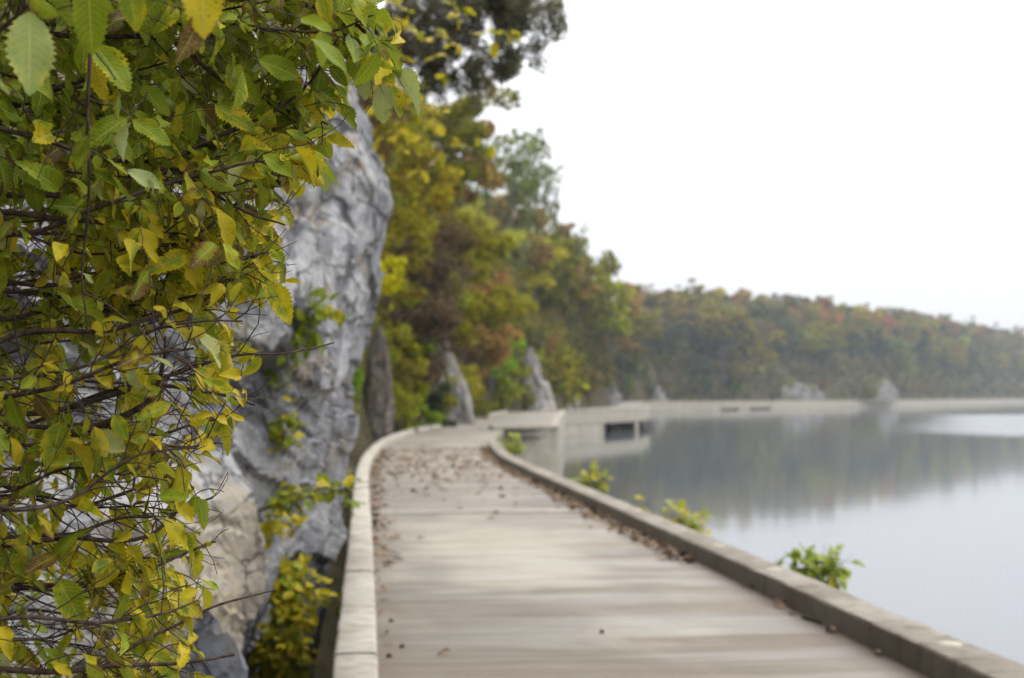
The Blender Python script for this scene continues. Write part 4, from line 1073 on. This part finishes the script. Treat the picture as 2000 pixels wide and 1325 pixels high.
r2 = np.random.default_rng(77)
def pick(pal): 
    ks, ws = zip(*pal); return ks[r2.choice(len(ks), p=np.array(ws) / sum(ws))]
NEARPAL = [('russet brown', 3), ('yellow-green', 4.5), ('olive green', 4), ('golden yellow', .5), ('grey-brown', 1.8), ('orange', .4), ('bright green', .8)]
MIDPAL = [('olive green', 5), ('russet brown', 3.5), ('grey-green', 1.5), ('yellow-green', 3), ('orange', 1.0), ('golden yellow', .5)]
FARPAL = [('rust-red', 3.2), ('olive green', 4), ('grey-green', 3), ('russet brown', 3), ('dark green', 2.2), ('orange', 1.0), ('yellow-green', 1.2)]
cand = []
for _ in range(900): cand.append((16.8 + 45 * r2.random() ** 1.2, .2 + 11 * r2.random() ** 1.3, 1.7, 'near'))
for _ in range(2600): cand.append((50 + 110 * r2.random(), .3 + 18 * r2.random() ** 1.6, 2.4, 'slope'))
for _ in range(1300): cand.append((150 + 90 * r2.random(), .5 + 26 * r2.random() ** 1.2, 3.6, 'mid'))
for _ in range(1200): cand.append((240 + 170 * r2.random(), .5 + 34 * r2.random(), 5.5, 'mid'))
for _ in range(6000): cand.append((410 + 600 * r2.random(), .5 + 38 * r2.random() ** 1.25, 6.3, 'far'))
acc = []; arr = np.zeros((0, 2))
for Y, t, sep, zone in cand:
    s_ = (shore(Y + .5) - shore(Y - .5)); nrm = unit(np.array([-1, s_]))
    X, YY = shore(Y) + nrm[0] * t, Y + nrm[1] * t
    q = np.array([X, YY]); 
    if YY < 16.5: continue
    if len(arr) and np.hypot(*(arr - q).T).min() < sep: continue
    arr = np.vstack([arr, q]); acc.append((X, YY, t, zone))
for X, Y, t, zone in acc:
    if zone == 'near':
        low = t < 1.6
        key = pick([('near_bush', 5), ('near_ivy', 2)]) if low else pick([('near_airy', 4), ('near_broad', 3), ('near_bush', 1.5)])
        h = {'near_bush': r2.uniform(1.6, 3.0), 'near_ivy': r2.uniform(3, 5)}.get(key, r2.uniform(4.5, 8.0)); col = pick(NEARPAL)
    elif zone == 'slope':
        key = pick([('near_bush', 3), ('mid_broad', 1.5), ('near_ivy', 1.5)]) if t < 1 else pick([('mid_airy', 4), ('mid_broad', 4), ('cedar', .7)])
        h = {'near_bush': r2.uniform(2, 3.6), 'near_ivy': r2.uniform(4, 7)}.get(key, r2.uniform(6, 10)); col = pick(NEARPAL) if Y < 110 else pick(MIDPAL)
        if key == 'cedar': col = pick([('dark green', 2), ('grey-green', 1)])
    elif zone == 'mid':
        key = 'far_bush' if t < 2 else pick([('far_broad', 4), ('far_airy', 3), ('far_tall', 2), ('cedar', .7)])
        h = r2.uniform(2.5, 4.5) if key == 'far_bush' else r2.uniform(7, 12); col = pick(MIDPAL)
        if key == 'cedar': col = pick([('dark green', 2), ('grey-green', 1)])
    else:
        key = 'far_bush' if t < 2.5 else pick([('far_broad', 6), ('far_airy', 1.5), ('far_tall', 2), ('cedar', 1)])
        h = r2.uniform(3, 5.5) if key == 'far_bush' else r2.uniform(8.5, 13.5); col = pick(FARPAL)
        if t < 12: col = pick([('olive green', 3), ('grey-green', 3), ('dark green', 2), ('yellow-green', 1.5), ('russet brown', 1.5)])
        if key == 'cedar': col = 'dark green'
    put_tree(key, X, Y, h, col, zone)
Xs = np.array([t['X'] for t in TREES]); Ys = np.array([t['Y'] for t in TREES])
Zs = ground_z(Xs, Ys)
# leave out what the photograph cannot show: front to back, a tree must add something to the view
buf = np.zeros((340, 500), np.uint8)
gy, gx = np.mgrid[0:340, 0:500]
keep = []
CLEAR = [(897, 755, 26, 66, 86), (1044, 755, 20, 42, 162), (1098, 770, 12, 24, 192), (1180, 770, 18, 16, 342), (1258, 775, 24, 16, 432), (1490, 780, 26, 8, 486), (1562, 770, 30, 18, 508), (1720, 762, 24, 24, 560), (735, 770, 26, 70, 57)]
for i in np.argsort(Ys):
    t = TREES[i]
    if t['z'] is None: t['z'] = float(Zs[i]) - .1
    x, y, w = px_of((t['X'], t['Y'], t['z'] + .58 * t['h']))
    rx_ = (.33 if t['key'] != 'near_ivy' else .2) * t['h'] * F / w / 4; ry_ = .46 * t['h'] * F / w / 4
    m = ((gx - x / 4) / max(rx_, .5)) ** 2 + ((gy - y / 4) / max(ry_, .5)) ** 2 < 1
    if t['zone'] != 'hand' and any(abs(x - cx) < ax + 2.0 * rx_ and abs(y - cy) < ay + 1.6 * ry_ and t['Y'] < cY + 1 and cY < 400 for cx, cy, ax, ay, cY in CLEAR): continue
    edge = (x / 4 > 500 + rx_ * .7) or (x < 560)
    if edge: continue
    new = (m & (buf < 2)).sum(); tot = m.sum()
    if t['zone'] != 'hand' and (tot == 0 or new < (.13 if t['zone'] == 'far' else .16) * max(tot, 20)): continue
    buf[m] += 1; keep.append(i)
ordinal = ["leftmost", "second", "third", "fourth", "fifth", "sixth", "seventh", "eighth", "ninth", "tenth", "eleventh", "twelfth", "thirteenth", "fourteenth", "fifteenth", "sixteenth", "seventeenth", "eighteenth", "nineteenth", "twentieth"]
def ordn(k): return ordinal[k] if k < 20 else ["twenty", "thirty", "forty", "fifty"][k // 10 - 2 if k // 10 - 2 < 4 else 3] + "-" + ["first", "second", "third", "fourth", "fifth", "sixth", "seventh", "eighth", "ninth", "tenth"][k % 10]
FORM = {'mid_airy': 'thin-leaved tree', 'mid_broad': 'leafy tree', 'near_airy': 'thin-leaved tree', 'near_broad': 'leafy small tree', 'near_bush': 'bush', 'near_ivy': 'hanging creeper', 'cedar': 'cedar', 'far_broad': 'round-crowned tree', 'far_tall': 'narrow-crowned tree', 'far_airy': 'open-crowned tree', 'far_bush': 'waterside bush'}
NAME = {'mid_airy': 'tree', 'mid_broad': 'tree', 'near_airy': 'tree', 'near_broad': 'tree', 'near_bush': 'bush', 'near_ivy': 'creeper', 'cedar': 'cedar_tree', 'far_broad': 'tree', 'far_tall': 'tree', 'far_airy': 'tree', 'far_bush': 'bush'}
ZT = {'near': 'just past the cliff', 'slope': 'on the slope above the bend', 'mid': 'on the near bluff', 'far': 'on the hazy far bluff'}
groups = {}
for i in keep:
    t = TREES[i]; x, y, w = px_of((t['X'], t['Y'], t['z'] + .6 * t['h'])); t['px'] = x
    if t['zone'] != 'hand': groups.setdefault((t['zone'], t['col'], FORM[t['key']]), []).append(i)
for (zone, col, form), ids in groups.items():
    ids.sort(key=lambda i: TREES[i]['px'])
    for k, i in enumerate(ids):
        TREES[i]['label'] = f"{'only ' if len(ids) == 1 else ''}{col} {form} {ZT[zone]}" + (f", {ordn(k)} such from the left" if len(ids) > 1 and k else ", leftmost such" if len(ids) > 1 else "")
print("trees", len(keep), {z: sum(TREES[i]['zone'] == z for i in keep) for z in ('hand', 'near', 'mid', 'far')})
for i in keep:
    t = TREES[i]; pr = PRO[t['key']]; (tm, cm), H = pr[r2.integers(len(pr))]
    e = thing(t['name'] or NAME[t['key']], t['label'], {'tree': 'tree', 'bush': 'bush', 'creeper': 'creeper', 'cedar_tree': 'tree', 'sapling': 'tree'}[t['name'] or NAME[t['key']]], (t['X'], t['Y'], t['z']),
              {'near': 'trees and bushes on the slope past the cliff', 'slope': 'trees and bushes above the bend', 'mid': 'trees of the near bluff', 'far': 'trees of the far bluff'}.get(t['zone']))
    s = t['h'] / H; q_ = t['squash'] * (1.22 if t['zone'] == 'far' else 1.0); e.scale = (s * q_, s * q_, s); e.rotation_euler.z = r2.uniform(0, 6.28)
    link("trunk", tm, None, e)
    c = link("crown", cm, None, e)
    b = np.array(COL[t['col']]) * np.exp(r2.normal(0, .12 if t['zone'] in ('hand', 'near') else .2)) * (1 + r2.normal(0, .06, 3))
    c.color = (*b, 1)

# creepers and brush that cover the bluff as one mass
def m_brush(name, k):
    g = NT(name); geo = g.n("NewGeometry"); rp = geo.outputs['Random Per Island']
    c = g.coords((1, 1, 1), obj=False)
    n1 = g.noise(c, .21, 4, .6); n2 = g.noise(g.coords((1, 1, 1), obj=False, off=(31, 7, 2)), .33, 4, .6); n3 = g.noise(g.coords((1, 1, 1), obj=False, off=(3, 57, 12)), .16, 4, .6)
    col = g.mix(g.ramp(n1, .42, .58), (.145, .135, .024), (.20, .135, .05)); col = g.mix(g.ramp(n2, .50, .62), col, (.25, .24, .016)); col = g.mix(g.ramp(n3, .54, .66), col, (.09, .13, .02))
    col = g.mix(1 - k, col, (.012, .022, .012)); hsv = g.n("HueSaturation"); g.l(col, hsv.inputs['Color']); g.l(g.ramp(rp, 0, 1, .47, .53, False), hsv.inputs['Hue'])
    g.l(g.ramp(g.math('FRACT', g.math('MULTIPLY', rp, 13.7)), 0, 1, .4, 1.7, False), hsv.inputs['Value'])
    p = g.principled(hsv.outputs[0], .85, .04); tr = g.n("BsdfTranslucent"); g.l(hsv.outputs[0], tr.inputs[0])
    ms = g.n("MixShader"); ms.inputs[0].default_value = .4; g.l(p.outputs[0], ms.inputs[1]); g.l(tr.outputs[0], ms.inputs[2]); return g.finish(ms)
M_BRUSH = m_brush('bluff_brush', 1.0)
M_BRUSH_DARK = m_brush('painted_shade_brush', .42)  # same brush darkened: shade of the gaps between crowns painted into its colour
def brush(y0, y1, n, u0, u1, size, puff, label):
    r = np.random.default_rng(int(y0)); i0, i1 = np.searchsorted(ys, [y0, y1]); j0, j1 = np.searchsorted(us, [u0, u1])
    fi = r.uniform(i0, min(i1, len(ys) - 2), n); fj = r.uniform(j0, min(j1, len(us) - 2), n); i, j = fi.astype(int), fj.astype(int); a, b = (fi - i)[:, None], (fj - j)[:, None]
    G = np.stack([TX, TY, TZ], -1); P = (G[i, j] * (1 - a) + G[i + 1, j] * a) * (1 - b) + (G[i, j + 1] * (1 - a) + G[i + 1, j + 1] * a) * b
    cl_ = np.array([noise.noise(Vector(p / (6 * puff))) for p in P]); ok = cl_ > -.28
    P = P + np.abs(r.normal(0, 1, (n, 1))) * puff * np.array([.55, -.35, .6]) * (.4 + np.clip(cl_, 0, 1) * 2)[:, None] + r.normal(0, .12 * puff, (n, 3))
    x, y, w = px_of(P); ok &= (x > 600) & (x < 2150) & (y > -150)
    for cx, cy, ax, ay, cY in CLEAR: ok &= ~((((x - cx) / (ax * 1.1)) ** 2 + ((y - cy) / (ay * 1.1)) ** 2 < 1) & (P[:, 1] < cY + 3))
    P = P[ok]; V, Q = leaf_quads(P, size * np.exp(r.normal(0, .3, len(P))), r)
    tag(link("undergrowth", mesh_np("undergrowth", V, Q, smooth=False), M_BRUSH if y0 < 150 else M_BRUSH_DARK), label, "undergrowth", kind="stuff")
brush(16, 62, 70000, .1, 16, .075, .55, "creepers and brush covering the slope just past the cliff")
brush(60, 205, 80000, .1, 24, .16, .9, "brush and creepers covering the bluff above the bend")
brush(200, 420, 34000, .1, 30, .34, 1.4, "brush covering the middle part of the bluff")
brush(410, 1040, 42000, .1, 34, .55, 1.2, "brush between the trees of the far bluff")

# the dark cedar whose boughs hang in from the top, and the yellow sapling in front of it
def spray_tree(name, label, Y, base, trunk, boughs, leaf_s, per, rad, col, cat="tree"):
    t = thing(name, label, cat, tuple(base)); tb = MB(); C = []
    tb.add(*tube(smooth_line(trunk, 12) - base, np.linspace(.16, .05, 12), 8)); tb.build("trunk", M_TRUNK, t)
    for bl in boughs:
        P = smooth_line([at(x, y, Y + dy) for x, y, dy in bl], 18); lb = MB(); lb.add(*tube(P - base, np.linspace(.03, .006, 18), 5)); C = []
        for k in range(4, 18):
            for _ in range(2):
                e = P[k] + rng.normal(0, rad * 1.25, 3); lb.add(*tube(np.array([P[k], (P[k] + e) / 2 + [0, 0, .03], e]) - base, [.006, .005, .002], 4)); C.append(e)
        o = lb.build("bough", M_TRUNK, t)
        C = np.array(C); n_ = len(C) * per; ctr = np.repeat(C, per, 0) + unit(rng.normal(0, 1, (n_, 3))) * rng.uniform(0, 1, (n_, 1)) ** .5 * rad
        V, Q = leaf_quads(ctr - base, leaf_s * np.exp(rng.normal(0, .3, n_)), rng)
        c = link("foliage", mesh_np("foliage", V, Q, smooth=False), M_FOL, o); c.color = (*col, 1)
tb0 = np.array([-3.6, 27., 9.0])
spray_tree("cedar_tree", "dark cedar whose boughs hang over the walkway at the top", 27, tb0, [tb0, tb0 + [.6, .1, 1.2], tb0 + [1.3, 0, 3.0]],
    [[(640, -20, 1), (720, 40, .9), (800, 70, .8), (860, 100, .7)], [(650, 60, 1.2), (740, 90, 1), (820, 130, .9), (880, 150, .8)], [(640, -80, 1), (740, -10, .7), (820, 20, .6), (880, 40, .5)], [(690, -60, 0), (800, -20, .3), (900, 5, .3), (960, 20, .2)], [(700, 20, .5), (790, 45, .5), (860, 65, .4), (915, 70, .4)], [(760, -60, -.5), (920, -30, -.4), (990, -15, -.3), (1040, 15, -.2), (1080, 45, -.2)],
     [(800, -40, -.5), (950, -10, -.3), (1000, 0, -.3), (1030, 45, -.2)], [(900, 80, .1), (950, 105, .2), (985, 115, .2), (1020, 108, .2)], [(880, -20, -.5), (980, 10, -.4), (1010, 35, -.3), (1000, 62, -.3)], [(760, 90, .6), (850, 120, .6), (930, 160, .5)]],
    .03, 170, .19, (.16, .155, .09))
for q, (x_, y_, z_, h_) in enumerate(SHADE_TREES):
    e = thing("tree", ["unseen added shade tree above the near cliff over the shrub", "leafy tree on the cliff top behind the shrub's upper leaves", "small unseen added shade tree at the far brow of the near cliff", "unseen added shade tree on the brow beside the viewer", "unseen added shade tree on the brow behind the viewer"][q], "tree", (x_, y_, z_ - .6), "unseen shade trees added on the brow of the near cliff")
    (tm, cm), H = PRO['near_broad'][q % 3]; e.scale = (h_ / H * 1.35,) * 2 + (h_ / H,); e.rotation_euler.z = q * 1.3
    link("trunk", tm, None, e); c = link("crown", cm, None, e); c.color = (.12, .12, .02, 1)
def loose_leaves(label, name, Y, base, stems, leafL, yellow, brown, per): plant(label, base, stems, leafL, yellow, brown, per=per, name=name, cat="tree", spread=.16, stemr=.010)
yb = np.array([-2.6, 19.5, 3.0])
ysp = [(760, 60), (800, 20), (870, 45), (940, 5), (985, 20), (1010, 60), (870, 180), (800, 150), (860, 235), (920, 265), (980, 265), (945, 315), (890, 300), (830, 270), (800, 290), (760, 320), (770, 390), (850, 340), (905, 130), (830, 100), (1040, 70)]
loose_leaves("slender sapling with sparse clear yellow leaves beyond the cliff top", "sapling", 19.5, yb, [[yb, at(735, 200 + (y - 200) * .3, 19.5), at((735 + x) / 2, y * .8 + 20, 19.3), at(x, y, 19 + rng.uniform(-1, 1))] for x, y in ysp], .15, .75, .1, 6)

# ------------------------------------------------------------------ haze
hv = np.array([[-320, -90, -8], [870, -90, -8], [870, 1130, -8], [-320, 1130, -8], [-320, -90, 62], [870, -90, 62], [870, 1130, 62], [-320, 1130, 62]])
hz = mesh_np("haze", hv, [[0, 3, 2, 1], [4, 5, 6, 7], [0, 1, 5, 4], [1, 2, 6, 5], [2, 3, 7, 6], [3, 0, 4, 7]], smooth=False)
g = NT("river_haze"); pv = g.n("VolumePrincipled")
pv.inputs['Color'].default_value = (.86, .92, 1.0, 1); pv.inputs['Density'].default_value = .00021
g.finish(pv, vol=True)
tag(link("haze", hz, g.m), "thin pale haze over the river", "haze", kind="stuff")
